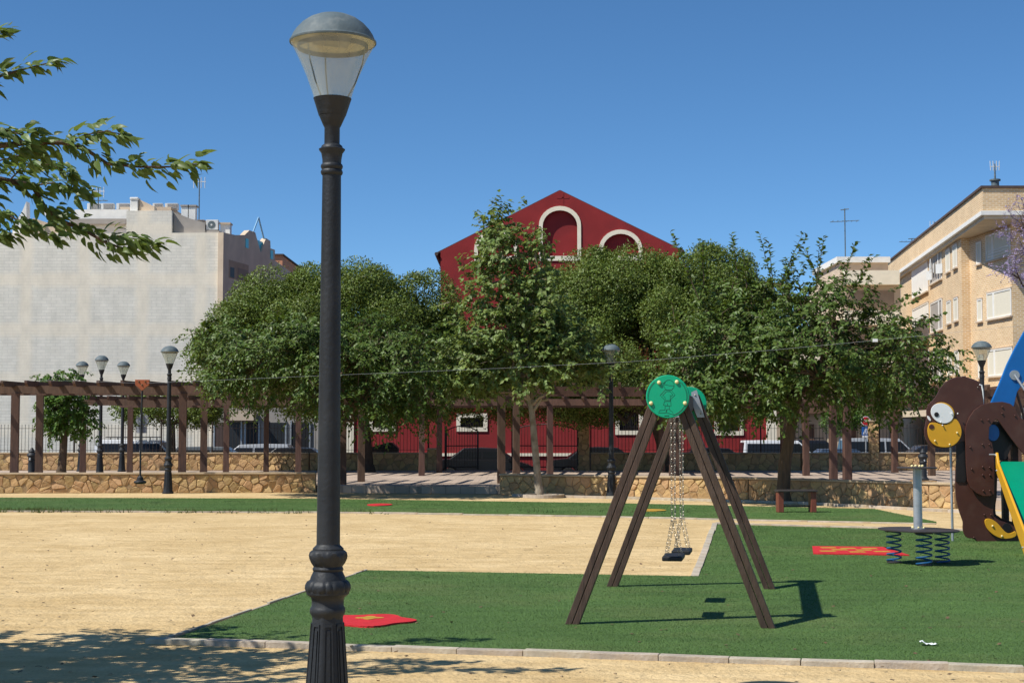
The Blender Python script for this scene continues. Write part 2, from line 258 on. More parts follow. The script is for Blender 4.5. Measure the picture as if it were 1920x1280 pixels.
# ------------------------------------------------------------------ mesh builder
class MB:
    def __init__(s): s.v = []; s.f = []
    def add(s, vs, fs):
        o = len(s.v); s.v += [tuple(v) for v in vs]; s.f += [tuple(i + o for i in f) for f in fs]; return s
    def box(s, c, d, rz=0.0, m=None):
        x, y, z = d[0] / 2, d[1] / 2, d[2] / 2
        vs = [Vector(p) for p in ((-x, -y, -z), (x, -y, -z), (x, y, -z), (-x, y, -z), (-x, -y, z), (x, -y, z), (x, y, z), (-x, y, z))]
        if rz: rm = Matrix.Rotation(rz, 3, 'Z'); vs = [rm @ v for v in vs]
        if m is not None: vs = [m @ v for v in vs]
        c = Vector(c)
        return s.add([v + c for v in vs], [(0, 3, 2, 1), (4, 5, 6, 7), (0, 1, 5, 4), (1, 2, 6, 5), (2, 3, 7, 6), (3, 0, 4, 7)])
    def bar(s, p, q, wd, ht, up=(0, 0, 1)):
        """square bar from p to q"""
        p, q = Vector(p), Vector(q); d = (q - p).normalized(); u = Vector(up)
        if abs(d.dot(u)) > .98: u = Vector((0, 1, 0))
        a = d.cross(u).normalized(); b = a.cross(d).normalized()
        vs = []
        for e in (p, q): vs += [e - a * wd / 2 - b * ht / 2, e + a * wd / 2 - b * ht / 2, e + a * wd / 2 + b * ht / 2, e - a * wd / 2 + b * ht / 2]
        return s.add(vs, [(0, 3, 2, 1), (4, 5, 6, 7), (0, 1, 5, 4), (1, 2, 6, 5), (2, 3, 7, 6), (3, 0, 4, 7)])
    def lathe(s, prof, n=24, c=(0, 0, 0), mod=None, cap=True):
        c = Vector(c); vs = []
        for k, (r, z) in enumerate(prof):
            for i in range(n):
                a = 2 * math.pi * i / n; rr = r * (mod(a, k) if mod else 1)
                vs.append(c + Vector((rr * math.cos(a), rr * math.sin(a), z)))
        fs = [(k * n + i, k * n + (i + 1) % n, (k + 1) * n + (i + 1) % n, (k + 1) * n + i) for k in range(len(prof) - 1) for i in range(n)]
        if cap: fs += [tuple(range(n - 1, -1, -1)), tuple((len(prof) - 1) * n + i for i in range(n))]
        return s.add(vs, fs)
    def tube(s, pts, rad, n=8, cap=True):
        pts = [Vector(p) for p in pts]; rad = rad if isinstance(rad, (list, tuple)) else [rad] * len(pts)
        vs = []; ref = None
        for i, p in enumerate(pts):
            d = (pts[min(i + 1, len(pts) - 1)] - pts[max(i - 1, 0)]).normalized()
            if ref is None: ref = d.orthogonal().normalized()
            ref = (ref - d * ref.dot(d)); ref = ref.normalized() if ref.length > 1e-6 else d.orthogonal().normalized()
            b = d.cross(ref)
            vs += [p + (ref * math.cos(2 * math.pi * k / n) + b * math.sin(2 * math.pi * k / n)) * rad[i] for k in range(n)]
        fs = [(i * n + k, i * n + (k + 1) % n, (i + 1) * n + (k + 1) % n, (i + 1) * n + k) for i in range(len(pts) - 1) for k in range(n)]
        if cap: fs += [tuple(range(n - 1, -1, -1)), tuple((len(pts) - 1) * n + k for k in range(n))]
        return s.add(vs, fs)
    def prism(s, poly, axis, a, b):
        """poly: 2D points; axis 'y': (x,z) extruded in y from a to b; axis 'z': (x,y) extruded in z; axis 'x': (y,z)"""
        f = {'y': lambda p, t: (p[0], t, p[1]), 'z': lambda p, t: (p[0], p[1], t), 'x': lambda p, t: (t, p[0], p[1])}[axis]
        n = len(poly); vs = [f(p, a) for p in poly] + [f(p, b) for p in poly]
        return s.add(vs, [tuple(range(n)), tuple(range(2 * n - 1, n - 1, -1))] + [(i, i + n, (i + 1) % n + n, (i + 1) % n) for i in range(n)])
    def ball(s, c, r, n=10, m=6, sc=(1, 1, 1)):
        prof = [(r * math.sin(math.pi * k / m) + (1e-4 if k in (0, m) else 0), -r * math.cos(math.pi * k / m)) for k in range(m + 1)]
        o = len(s.v); s.lathe(prof, n); c = Vector(c)
        s.v[o:] = [(c.x + v[0] * sc[0], c.y + v[1] * sc[1], c.z + v[2] * sc[2]) for v in s.v[o:]]
        return s
    def mesh(s, name, mt, smooth=False, bevel=0.0, seg=2):
        me = bpy.data.meshes.new(name); me.from_pydata(s.v, [], s.f); me.validate()
        bm = bmesh.new(); bm.from_mesh(me)
        bmesh.ops.recalc_face_normals(bm, faces=bm.faces)
        if bevel:
            es = [e for e in bm.edges if len(e.link_faces) == 2 and e.calc_face_angle(0) > .5]
            bmesh.ops.bevel(bm, geom=es, offset=bevel, segments=seg, affect='EDGES', profile=.6, clamp_overlap=True)
        bm.to_mesh(me); bm.free()
        me.materials.append(M[mt])
        if smooth:
            me.polygons.foreach_set('use_smooth', [True] * len(me.polygons))
            me.set_sharp_from_angle(angle=R(38))
        return me
    def build(s, name, mt, parent=None, smooth=False, bevel=0.0, loc=None, seg=2):
        return link(name, s.mesh(name, mt, smooth, bevel, seg), parent, loc)
def link(name, me, parent=None, loc=None, rot=None):
    o = bpy.data.objects.new(name, me); COL.objects.link(o)
    if parent is not None: o.parent = parent
    if loc is not None: o.location = loc
    if rot is not None: o.rotation_euler = rot
    return o
def tag(o, label=None, cat=None, group=None, kind=None):
    if label: o['label'] = label
    if cat: o['category'] = cat
    if group: o['group'] = group
    if kind: o['kind'] = kind
    return o
def thing(name, label, cat, loc=(0, 0, 0), rz=0.0, group=None):
    o = bpy.data.objects.new(name, None); COL.objects.link(o); o.empty_display_size = .2
    o.location = loc; o.rotation_euler = (0, 0, rz)
    return tag(o, label, cat, group)
def kids(o): return [c for c in bpy.data.objects if c.parent == o]
def copy_tree(o, parent=None):
    c = o.copy(); COL.objects.link(c); c.parent = parent
    for ch in kids(o): copy_tree(ch, c)
    return c
def struct(name, mb, mt, **k): return tag(mb.build(name, mt, **k), kind='structure')

# ------------------------------------------------------------------ ground, platform, turf, kerbs
STREET = -0.40; PLAT = 0.20
struct('street_ground', MB().add([(-1500, -300, STREET), (1500, -300, STREET), (1500, 2500, STREET), (-1500, 2500, STREET)], [(0, 1, 2, 3)]), 'asphalt')
struct('sand_ground', MB().box((0, 5, -.21), (150, 111.6, .42)), 'sand')
FRONT = [(-30, 42.3), (XAT(0, 42.5), 42.6), (XAT(592, 43), 43.0), (XAT(640, 42.4), 42.4), (XAT(936, 41.6), 41.6), (XAT(1400, 38.2), 38.2), (XAT(1780, 33.8), 33.8), (14.5, 28.5)]
plat_poly = FRONT + [(45, 28.5), (45, 60.0), (-30, 60.0)]
struct('paved_terrace', MB().prism(plat_poly, 'z', .004, PLAT), 'paving')
street_pave = MB().box((0, 61.3, STREET + .07), (150, 1.4, .14)); struct('street_pavement', street_pave, 'concrete')

pad_px = [(322, 1204), (690, 1073), (1308, 1084.5), (1343, 985.5), (1790, 998)]
pad = [G(*p).xy for p in pad_px] + [(13.5, 24.2), (13.5, 9.6)]
front_r = G(1920, 1257).xy; fl = Vector(pad[0]); fdir = (Vector(front_r) - fl).normalized()
pad[-1] = tuple(fl + fdir * ((13.5 - fl.x) / fdir.x)); pad = [tuple(p) for p in pad]
strip_px = [(-140, 934), (600, 936.5), (1150, 945), (1640, 956), (1756, 980.5), (1400, 973.5), (1130, 967), (620, 959), (-140, 956.5)]
strip = [tuple(G(*p).xy) for p in strip_px]
struct('artificial_turf', MB().prism(pad, 'z', .003, .030), 'turf')
struct('artificial_turf_strip', MB().prism(strip, 'z', .003, .030), 'turf')

def inside(poly, x, y):
    c = np.zeros(len(x), bool); n = len(poly)
    for i in range(n):
        x1, y1 = poly[i]; x2, y2 = poly[(i + 1) % n]
        if y1 == y2: continue
        c ^= ((y1 > y) != (y2 > y)) & (x < (x2 - x1) * (y - y1) / (y2 - y1) + x1)
    return c
def raw_mesh(name, V, nf, k, mt):
    """V: (nf*k,3) vertices, faces of k consecutive vertices"""
    me = bpy.data.meshes.new(name); me.vertices.add(len(V)); me.vertices.foreach_set('co', V.astype(np.float32).ravel())
    me.loops.add(nf * k); me.loops.foreach_set('vertex_index', np.arange(nf * k, dtype=np.int32))
    me.polygons.add(nf); me.polygons.foreach_set('loop_start', np.arange(0, nf * k, k, dtype=np.int32))
    me.update(calc_edges=True); me.materials.append(M[mt]); return me
def blades(name, poly, n, hgt, wid, z0, seed, near_bias=0.0):
    rg = np.random.default_rng(seed); P = np.array(poly); lo, hi = P.min(0), P.max(0)
    m = int(n * 2.2); x = rg.uniform(lo[0], hi[0], m); u = rg.uniform(0, 1, m); y = lo[1] + (hi[1] - lo[1]) * u ** (1 + near_bias)
    vis = np.abs(x) < y * .345 + .6
    k = inside(poly, x, y) & vis; x, y = x[k][:n], y[k][:n]; n = len(x)
    a = rg.uniform(0, 2 * np.pi, n); sc = np.maximum(1, y / 13); h = hgt * rg.uniform(.6, 1.25, n); wd = wid * rg.uniform(.7, 1.3, n) * sc
    lx, ly = rg.normal(0, .8, n) * h, rg.normal(0, .8, n) * h
    V = np.zeros((n, 3, 3)); V[:, 0] = np.stack([x - np.cos(a) * wd / 2, y - np.sin(a) * wd / 2, np.full(n, z0)], 1)
    V[:, 1] = np.stack([x + np.cos(a) * wd / 2, y + np.sin(a) * wd / 2, np.full(n, z0)], 1); V[:, 2] = np.stack([x + lx, y + ly, z0 + h], 1)
    o = link(name, raw_mesh(name, V.reshape(-1, 3), n, 3, 'turf_blade'))
    return o
tag(blades('turf_fibres', pad, 560000, .011, .0038, .029, 3, .9), 'short green fibres of the artificial turf around the swing', 'turf', kind='stuff')
tag(blades('turf_fibres', strip, 90000, .011, .0038, .029, 4), 'short green fibres of the far turf strip before the stone wall', 'turf', kind='stuff')

def kerb(name, pts, block, wd, z1, gap=.003, seed=1):
    """concrete blocks set along a polyline; each block its own object"""
    root = bpy.data.objects.new(name, None); COL.objects.link(root); tag(root, kind='structure')
    rg = random.Random(seed); cache = {}
    for (a, b) in zip(pts[:-1], pts[1:]):
        a, b = Vector(a[:2]), Vector(b[:2]); Lg = (b - a).length; n = max(1, round(Lg / block)); st = Lg / n; d = (b - a) / Lg
        key = round(st, 4)
        if key not in cache:
            cache[key] = [MB().box((rg.uniform(-.003, .003), 0, z1 / 2 - .06), (st - gap, wd, z1 + .12)).mesh('kerb_block', 'concrete', bevel=.006, seg=2) for _ in range(3)]
        for i in range(n):
            p = a + d * st * (i + .5)
            o = link('kerb_block', rg.choice(cache[key]), root, (p.x + rg.gauss(0, .003), p.y + rg.gauss(0, .004), rg.gauss(0, .003)))
            o.rotation_euler = (rg.gauss(0, .008), rg.gauss(0, .004), math.atan2(d.y, d.x) + rg.gauss(0, .004))
    return root
nrm = Vector((fdir.y, -fdir.x))
ks = fl - fdir * .18 + nrm * .055
kerb('turf_kerb', [ks, ks + fdir * 9.0], .5, .105, .042)
kerb('turf_edge_kerb', [G(318, 1203).xy - Vector((.05, 0)), G(686, 1072.0).xy], .5, .03, .030, seed=2)
k3, k4 = G(1311, 1084.5).xy, G(1345.5, 984).xy
kd = (k4 - k3).normalized(); ko = Vector((-kd.y, kd.x)) * .045
kerb('inner_kerb', [k3 + ko, k4 + ko, G(1790, 996.0).xy, (13.4, 24.5)], 1.0, .09, .045, seed=3)
kerb('strip_kerb', [G(p[0], p[1] + 2.2).xy for p in strip_px[:3:-1][:5]], 1.0, .10, .03, seed=4)
kerb('wall_foot_kerb', [G(962, 930).xy, G(1200, 936).xy, G(1500, 944.5).xy, G(1780, 960).xy, (13.5, 26.5)], 1.0, .12, .06, seed=5)

# painted rubber play patches set into the turf
def patch(name, label, poly, yellow, z=.046):
    t = thing(name, label, 'play mat', (0, 0, 0))
    MB().prism(poly, 'z', .006, z).build('red_field', 'red_rubber', t)
    for yp in yellow: MB().prism(yp, 'z', .008, z + .0035).build('yellow_mark', 'yellow_rubber', t)
    return t
cf = G(684, 1171); pl = []
for i in range(48):
    a = 2 * math.pi * i / 48; r = .40 + .045 * math.cos(5 * a + .4); pl.append((cf.x + r * math.cos(a), cf.y + r * 1.0 * math.sin(a)))
yl = [[(cf.x + .03 + .10 * (1 + .25 * math.cos(4 * b)) * math.cos(b), cf.y + .12 + .10 * (1 + .25 * math.cos(4 * b)) * math.sin(b)) for b in [2 * math.pi * i / 32 for i in range(32)]]]
patch('play_patch', 'red flower-shaped rubber patch in the turf beside the tall lamp post', pl, yl)
c4 = [G(1523, 1029).xy, G(1655, 1030.5).xy, G(1705, 1046).xy, G(1525, 1043).xy]
def bil(u, v): return (c4[3] * (1 - u) + c4[2] * u) * (1 - v) + (c4[0] * (1 - u) + c4[1] * u) * v
ys = []
for (u, v) in ((.17, .3), (.21, .75), (.50, .25), (.46, .7), (.80, .35), (.74, .72), (.33, .5), (.62, .5)):
    q = bil(u, v); ys.append([(q.x - .10, q.y - .09), (q.x + .10, q.y - .09), (q.x + .10, q.y + .09), (q.x - .10, q.y + .09)])
patch('play_patch', 'red rubber hopscotch field with yellow squares left of the spring table', [tuple(p) for p in c4][::-1], ys)
def oval(px, py, rx, ry): q = G(px, py); return [(q.x + rx * math.cos(a), q.y + ry * math.sin(a)) for a in [2 * math.pi * i / 28 for i in range(28)]]
o = MB().prism(oval(712, 949, .28, .5), 'z', .006, .046).build('play_patch', 'red_rubber'); tag(o, 'small red rubber spot in the far turf strip right of the tall lamp post', 'play mat')
o = MB().prism(oval(1222, 959.5, .30, .42), 'z', .006, .046).build('play_patch', 'yellow_rubber'); tag(o, 'small yellow rubber spot in the far turf strip behind the swing', 'play mat')

# loose bits on the sand and turf
rg = random.Random(11)
mb = MB()
for i in range(320):
    y = 10 + 24 * rg.random() ** 1.5; x = rg.uniform(-.34, .34) * y
    r = rg.uniform(.004, .013) * (1 + y / 40); mb.ball((x, y, r * .3), r, 5, 3, (1, 1, .6))
tag(mb.build('gravel', 'pebble'), 'loose pebbles scattered over the sand', 'gravel', kind='stuff')
mb = MB()
for i in range(260):
    y = 9.9 + 16 * rg.random() ** 1.4; x = rg.uniform(-.34, .34) * y; a = rg.uniform(0, 6.3)
    if rg.random() < .10:
        L_ = rg.uniform(.04, .14); mb.tube([(x, y, .008), (x + L_ * .5 * math.cos(a), y + L_ * .5 * math.sin(a), .010), (x + L_ * math.cos(a + .2), y + L_ * math.sin(a + .2), .008)], .003, 4)
    else:
        L_ = rg.uniform(.02, .045); u = Vector((math.cos(a), math.sin(a), rg.uniform(-.1, .5))) * L_; v = Vector((-math.sin(a), math.cos(a), rg.uniform(-.3, .3))) * L_ * .5; p = Vector((x, y, .035))
        mb.add([p, p + u * .5 + v, p + u, p + u * .5 - v], [(0, 1, 2, 3)])
tag(mb.build('ground_litter', 'debris'), 'dry twigs and leaf scraps lying on the sand', 'litter', kind='stuff')
mb = MB()
for i in range(260):
    t_ = rg.random(); px = rg.gauss(60, 45) if t_ < .25 else (rg.uniform(0, 600) if t_ < .8 else rg.uniform(600, 1300))
    q = G(px, 958.5 + px * .0045 + rg.gauss(0, .8)); hh = rg.uniform(.03, .12)
    for k in range(4):
        a = rg.uniform(0, 6.3); d = Vector((math.cos(a), math.sin(a), 0)) * .03; p = q + Vector((rg.gauss(0, .06), rg.gauss(0, .04), 0))
        mb.add([p - d * .4, p + d * .4, p + Vector((rg.gauss(0, .05), rg.gauss(0, .05), hh))], [(0, 1, 2)])
tag(mb.build('weeds', 'weed_leaf'), 'low weeds along the front kerb of the far turf strip', 'weeds', kind='stuff')

# ------------------------------------------------------------------ stone walls
def clip(poly, n, d):
    out = []
    for i, p in enumerate(poly):
        q = poly[(i + 1) % len(poly)]; a, b = p.dot(n) - d, q.dot(n) - d
        if a <= 0: out.append(p)
        if (a < 0 < b) or (b < 0 < a): out.append(p + (q - p) * (a / (a - b)))
    return out
def stones_on(parent, Lg, H, sx, sz, frame, seed, proud=.024):
    """irregular stones (Voronoi cells) on the face of a wall: frame(u, v, depth) -> local point"""
    rg = random.Random(seed); S = []
    nz = max(1, round(H / sz)); nx = max(1, round(Lg / sx))
    for j in range(nz):
        for i in range(nx):
            S.append(Vector(((i + .5 + (.25 if j % 2 else -.25) + rg.uniform(-.55, .55)) * Lg / nx, (j + .5 + rg.uniform(-.46, .46)) * H / nz)))
    for s_ in S:
        poly = [Vector((0, 0)), Vector((Lg, 0)), Vector((Lg, H)), Vector((0, H))]
        for t_ in S:
            if t_ is s_ or (t_ - s_).length > 3 * sx: continue
            n = (t_ - s_); d = n.dot((s_ + t_) / 2); poly = clip(poly, n, d)
            if len(poly) < 3: break
        if len(poly) < 3: continue
        c = sum(poly, Vector((0, 0))) / len(poly)
        rmin = min((p - c).length for p in poly)
        if rmin < .02: continue
        # soften corners
        pp = []
        for i, p in enumerate(poly):
            a, b = poly[i - 1], poly[(i + 1) % len(poly)]; pp += [p * .88 + a * .12, p * .88 + b * .12]
        k = 1 - .010 / max(rmin, .05); out = [c + (p - c) * k for p in pp]
        inn = [c + (p - c) * (k - rg.uniform(.05, .2)) for p in pp]; pr = proud * rg.uniform(.5, 1.25); tx, tz = rg.gauss(0, .12), rg.gauss(0, .12)
        f = lambda q, dd: frame(q.x, q.y, dd)
        n = len(pp); vs = [f(p, -.02) for p in out] + [f(p, pr * .45) for p in out] + [f(p, pr + (p - c).x * tx + (p - c).y * tz) for p in inn] + [f(c, pr * 1.12)]
        fs = []
        for i in range(n):
            j = (i + 1) % n
            fs += [(i, j, n + j, n + i), (n + i, n + j, 2 * n + j, 2 * n + i), (2 * n + i, 2 * n + j, 3 * n)]
        o0 = f(c, 0); mbx = MB().add([Vector(v) - Vector(o0) for v in vs], fs)
        mbx.build('stone', 'stone', parent, loc=o0)
def stone_wall(label, p, q, z0, z1, sx, sz, seed, thick=.35, cap=True, ends=False):
    p, q = Vector((*p, z0)), Vector((*q, z0)); d = (q - p); Lg = d.length; d.normalize(); n = Vector((d.y, -d.x, 0))  # n: towards the camera side
    t = thing('stone_wall', label, 'wall', p)
    H = z1 - z0
    c = d * Lg / 2 - n * thick / 2 + Vector((0, 0, H / 2 - .02)); MB().box(c, (Lg, thick, H + .04 - (.03 if cap else 0)), math.atan2(d.y, d.x)).build('mortar_core', 'mortar', t)
    if cap: MB().box(d * Lg / 2 - n * (thick / 2 - .02) + Vector((0, 0, H)), (Lg, thick + .07, .05), math.atan2(d.y, d.x)).build('coping', 'cap_stone', t, bevel=.012)
    stones_on(t, Lg, H - (.03 if cap else 0), sx, sz, lambda u, v, dd: d * u + n * dd + Vector((0, 0, v)), seed)
    return t
WT = .53
fw = [Vector(p) for p in FRONT]
def onfront(px, Y): return (XAT(px, Y), Y)
off = -.32
stone_wall('low ochre rubble wall left of the terrace steps, behind the zip line', (fw[0].x + 14.2, fw[0].y + .02 + off), (XAT(594, 42.8), 43.0 + off), 0, WT, .28, .19, 21)
stone_wall('low ochre rubble wall right of the terrace steps, behind the plane tree', (XAT(937, 41.3), 41.6 + off), (XAT(1400, 38.0), 38.2 + off), 0, WT, .28, .19, 22)
stone_wall('low shaded rubble wall behind the spring table and red bench', (XAT(1401, 38.0), 38.2 + off - .01), (XAT(1790, 33.4), 33.8 + off), 0, WT, .28, .19, 23)
YW = 60.0
WTOP = .87
stone_wall('rear rubble wall under the railings on the left, beside the white van', (XAT(-30, YW), YW), (XAT(580, YW), YW), PLAT, WTOP, .30, .22, 24, thick=.3)
stone_wall('rear rubble wall in deep shade left of the open gate', (XAT(582, YW), YW), (XAT(803, YW), YW), PLAT, WTOP, .34, .24, 25, thick=.3)
stone_wall('rear rubble wall in shade right of the open gate', (XAT(1108, YW), YW), (XAT(1500, YW), YW), PLAT, WTOP, .34, .24, 26, thick=.3)
stone_wall('rear rubble wall sunlit at the far right, below the stop sign', (XAT(1502, YW), YW), (XAT(1960, YW), YW), PLAT, WTOP, .30, .22, 27, thick=.3)
def pillar(px, top, label, wd=.42, seed=31, Y=YW - .08):
    X = XAT(px, Y); t = thing('stone_pillar', label, 'pillar', (X, Y, PLAT)); H = top - PLAT
    MB().box((0, wd / 2, H / 2), (wd, wd, H)).build('mortar_core', 'mortar', t)
    stones_on(t, wd, H, .2, .2, lambda u, v, dd: Vector((u - wd / 2, -dd, v)), seed)
    stones_on(t, wd, H, .2, .2, lambda u, v, dd: Vector((-wd / 2 - dd, wd - u, v)), seed + 50)
    MB().box((0, wd / 2, H + .02), (wd + .08, wd + .08, .06)).build('coping', 'cap_stone', t, bevel=.012)
pillar(1639, ZAT(790, YW), 'sunlit square rubble pillar beside the stop sign', .33, 33)
pillar(1095, ZAT(785, YW), 'dark rubble gate pillar right of the open gate, behind the plane tree', .42, 34)
pillar(812, ZAT(842, YW), 'short dark rubble pillar at the left side of the gate', .40, 35)

# ------------------------------------------------------------------ railings and gates
bar_me = {}
def railing(label, x0, x1, Y, zb, zt, step=.135):
    t = thing('railing', label, 'railing', (x0, Y, zb), group='iron railings on the rear wall')
    Lg = x1 - x0; h = zt - zb
    key = round(h, 2)
    if key not in bar_me: bar_me[key] = MB().lathe([(.009, 0), (.009, h - .05), (.013, h - .04), (.002, h)], 6).mesh('bar', 'fence_iron')
    for z in (.10, h - .16): MB().box((Lg / 2, 0, z), (Lg, .03, .014)).build('rail', 'fence_iron', t)
    n = int(Lg / step)
    for i in range(n + 1): link('bar', bar_me[key], t, (min(i * step, Lg), 0, 0))
    for x in np.arange(0, Lg + .1, 3.4): MB().box((x, .03, h / 2 + .05), (.05, .05, h + .1)).build('post', 'fence_iron', t)
FT = ZAT(795, YW)
railing('dark iron railing on the rear wall before the painted block wall', XAT(-25, YW), XAT(395, YW), YW + .14, WTOP + .02, FT)
railing('dark iron railing on the rear wall before the grey shopfront', XAT(397, YW), XAT(600, YW), YW + .14, WTOP + .02, FT)
railing('dark iron railing before the red facade left of the gate', XAT(640, YW), XAT(803, YW), YW + .14, WTOP + .02, FT)
railing('dark iron railing before the red facade right of the gate', XAT(1108, YW), XAT(1425, YW), YW + .14, WTOP + .02, FT)
railing('dark iron railing before the cream shop, left of the tall rubble pillar', XAT(1427, YW), XAT(1632, YW), YW + .14, WTOP + .02, FT)
railing('dark iron railing at the far right, past the tall rubble pillar', XAT(1650, YW), XAT(1800, YW), YW + .14, WTOP + .02, FT)
def gate(label, px0, px1, Y0, Y1, zt, flip):
    """open gate leaf with a curved top rail"""
    p, q = Vector((XAT(px0, Y0), Y0, PLAT)), Vector((XAT(px1, Y1), Y1, PLAT)); d = q - p; Lg = d.length; d.normalize()
    t = thing('iron_gate', label, 'gate', p, math.atan2(d.y, d.x))
    h = zt - PLAT; arch = lambda s: h - .22 + .22 * (math.sin(math.pi * s) ** .8)
    MB().box((0, 0, h / 2 - .06), (.07, .07, h + .1)).build('stile', 'fence_iron', t); MB().box((Lg, 0, (h - .2) / 2), (.05, .05, h - .2)).build('stile', 'fence_iron', t)
    MB().tube([(Lg * s, 0, arch(s)) for s in np.linspace(0, 1, 13)], .022, 6).build('top_rail', 'fence_iron', t)
    for z in (.12, .95): MB().box((Lg / 2, 0, z), (Lg, .03, .04)).build('rail', 'fence_iron', t)
    n = int(Lg / .135)
    for i in range(1, n): MB().lathe([(.010, .05), (.010, arch(i / n))], 6).build('bar', 'fence_iron', t, loc=(Lg * i / n, 0, 0))
gate('left leaf of the open iron gate with curved top', 836, 896, 60.0, 61.2, ZAT(798, YW), 1)
gate('right leaf of the open iron gate behind the plane tree trunk', 961, 1083, 61.3, 60.0, ZAT(795, YW), 1)

# ------------------------------------------------------------------ pergolas
post_me = {}
def pergola(label, rows, beams, rafter_span, zb, zt, raf_h, step, group=None):
    """rows: list of (px, Y, width); beams: list of [(x0,Y0),(x1,Y1)]"""
    t = thing('pergola', label, 'pergola', (0, 0, PLAT))
    for px, Y, wd in rows:
        key = (round(wd, 3), round(zb, 2))
        if key not in post_me:
            post_me[key] = MB().box((0, 0, (zb - PLAT) / 2), (wd, wd, zb - PLAT)).box((0, 0, .17), (wd + .016, wd + .016, .34)).mesh('post', 'wood_brown')
        o = link('post', post_me[key], t, (XAT(px, Y), Y, 0)); o.rotation_euler = (0, 0, R(rnd.gauss(8, 1.0)))
    for (a, b) in beams:
        a, b = Vector(a), Vector(b); n = max(1, round((b - a).length / 4.6))
        for i in range(n):
            p, q = a + (b - a) * (i / n), a + (b - a) * ((i + 1) / n); dz = rnd.gauss(0, .004)
            e = (q - p).normalized() * .004
            MB().bar((*(p + e), (zb + zt) / 2 - PLAT + dz), (*(q - e), (zb + zt) / 2 - PLAT + dz), .10, zt - zb).build('beam', 'wood_brown', t)
    spans, skew = rafter_span     # front ends run along the spans, rafters reach back by vector skew
    sk = Vector(skew); Lg = sk.length
    prof = [(0, raf_h * .55), (.10, 0), (Lg - .10, 0), (Lg, raf_h * .55), (Lg, raf_h), (0, raf_h)]
    me = MB().prism(prof, 'x', -.04, .04).mesh('rafter', 'wood_brown')
    for p in [Vector(a) + (Vector(b) - Vector(a)) * (i / max(1, int((Vector(b) - Vector(a)).length / step))) for a, b in spans for i in range(int((Vector(b) - Vector(a)).length / step))]:
        o = link('rafter', me, t, (p.x, p.y, zt - PLAT - .05 + rnd.gauss(0, .004))); o.rotation_euler = (0, 0, math.atan2(sk.y, sk.x) - math.pi / 2)
    return t
Yf = lambda px: 43.4 + max(0, px - 640) * .0030
r1 = [(px, Yf(px), .21) for px in (-285, 29, 343, 643, 940, 1262, 1587, 1905)]
r2 = [(px, Yf(px) + 2.3, .20) for px in (-232, 75, 383, 678, 968, 1270, 1561, 1860)]
ln = lambda pa, pb, dY: ((XAT(pa, Yf(pa)) + (dY * .05), Yf(pa) + dY), (XAT(pb, Yf(pb)), Yf(pb) + dY))
ZB, ZT = 2.76, 2.985
def poly3(dY): return [ln(-330, 640, dY), ln(640.5, 1990, dY)]
pergola('long front pergola of brown timber posts and rafters above the stone wall', r1 + r2, poly3(0) + poly3(2.3), ([ln(-330, 640, -.85), ln(640.5, 1990, -.85)], (.3, 3.9)), ZB, ZT, .16, .655)
q1 = [(px, 52.4, .19) for px in (157, 425, 560, 791, 1031, 1271, 1510, 1745, 1975)]
q2 = [(px, 56.6, .19) for px in (245, 500, 824, 1240, 1468, 1676, 1890)]
lb = lambda pa, pb, Y: ((XAT(pa, Y), Y), (XAT(pb, Y), Y))
pergola('rear pergola of brown timber seen behind the front one', q1 + q2, [lb(150, 2020, 52.4), lb(225, 2020, 56.6)], ([lb(165, 2020, 51.6)], (.5, 5.7)), 2.58, 2.80, .15, .66)

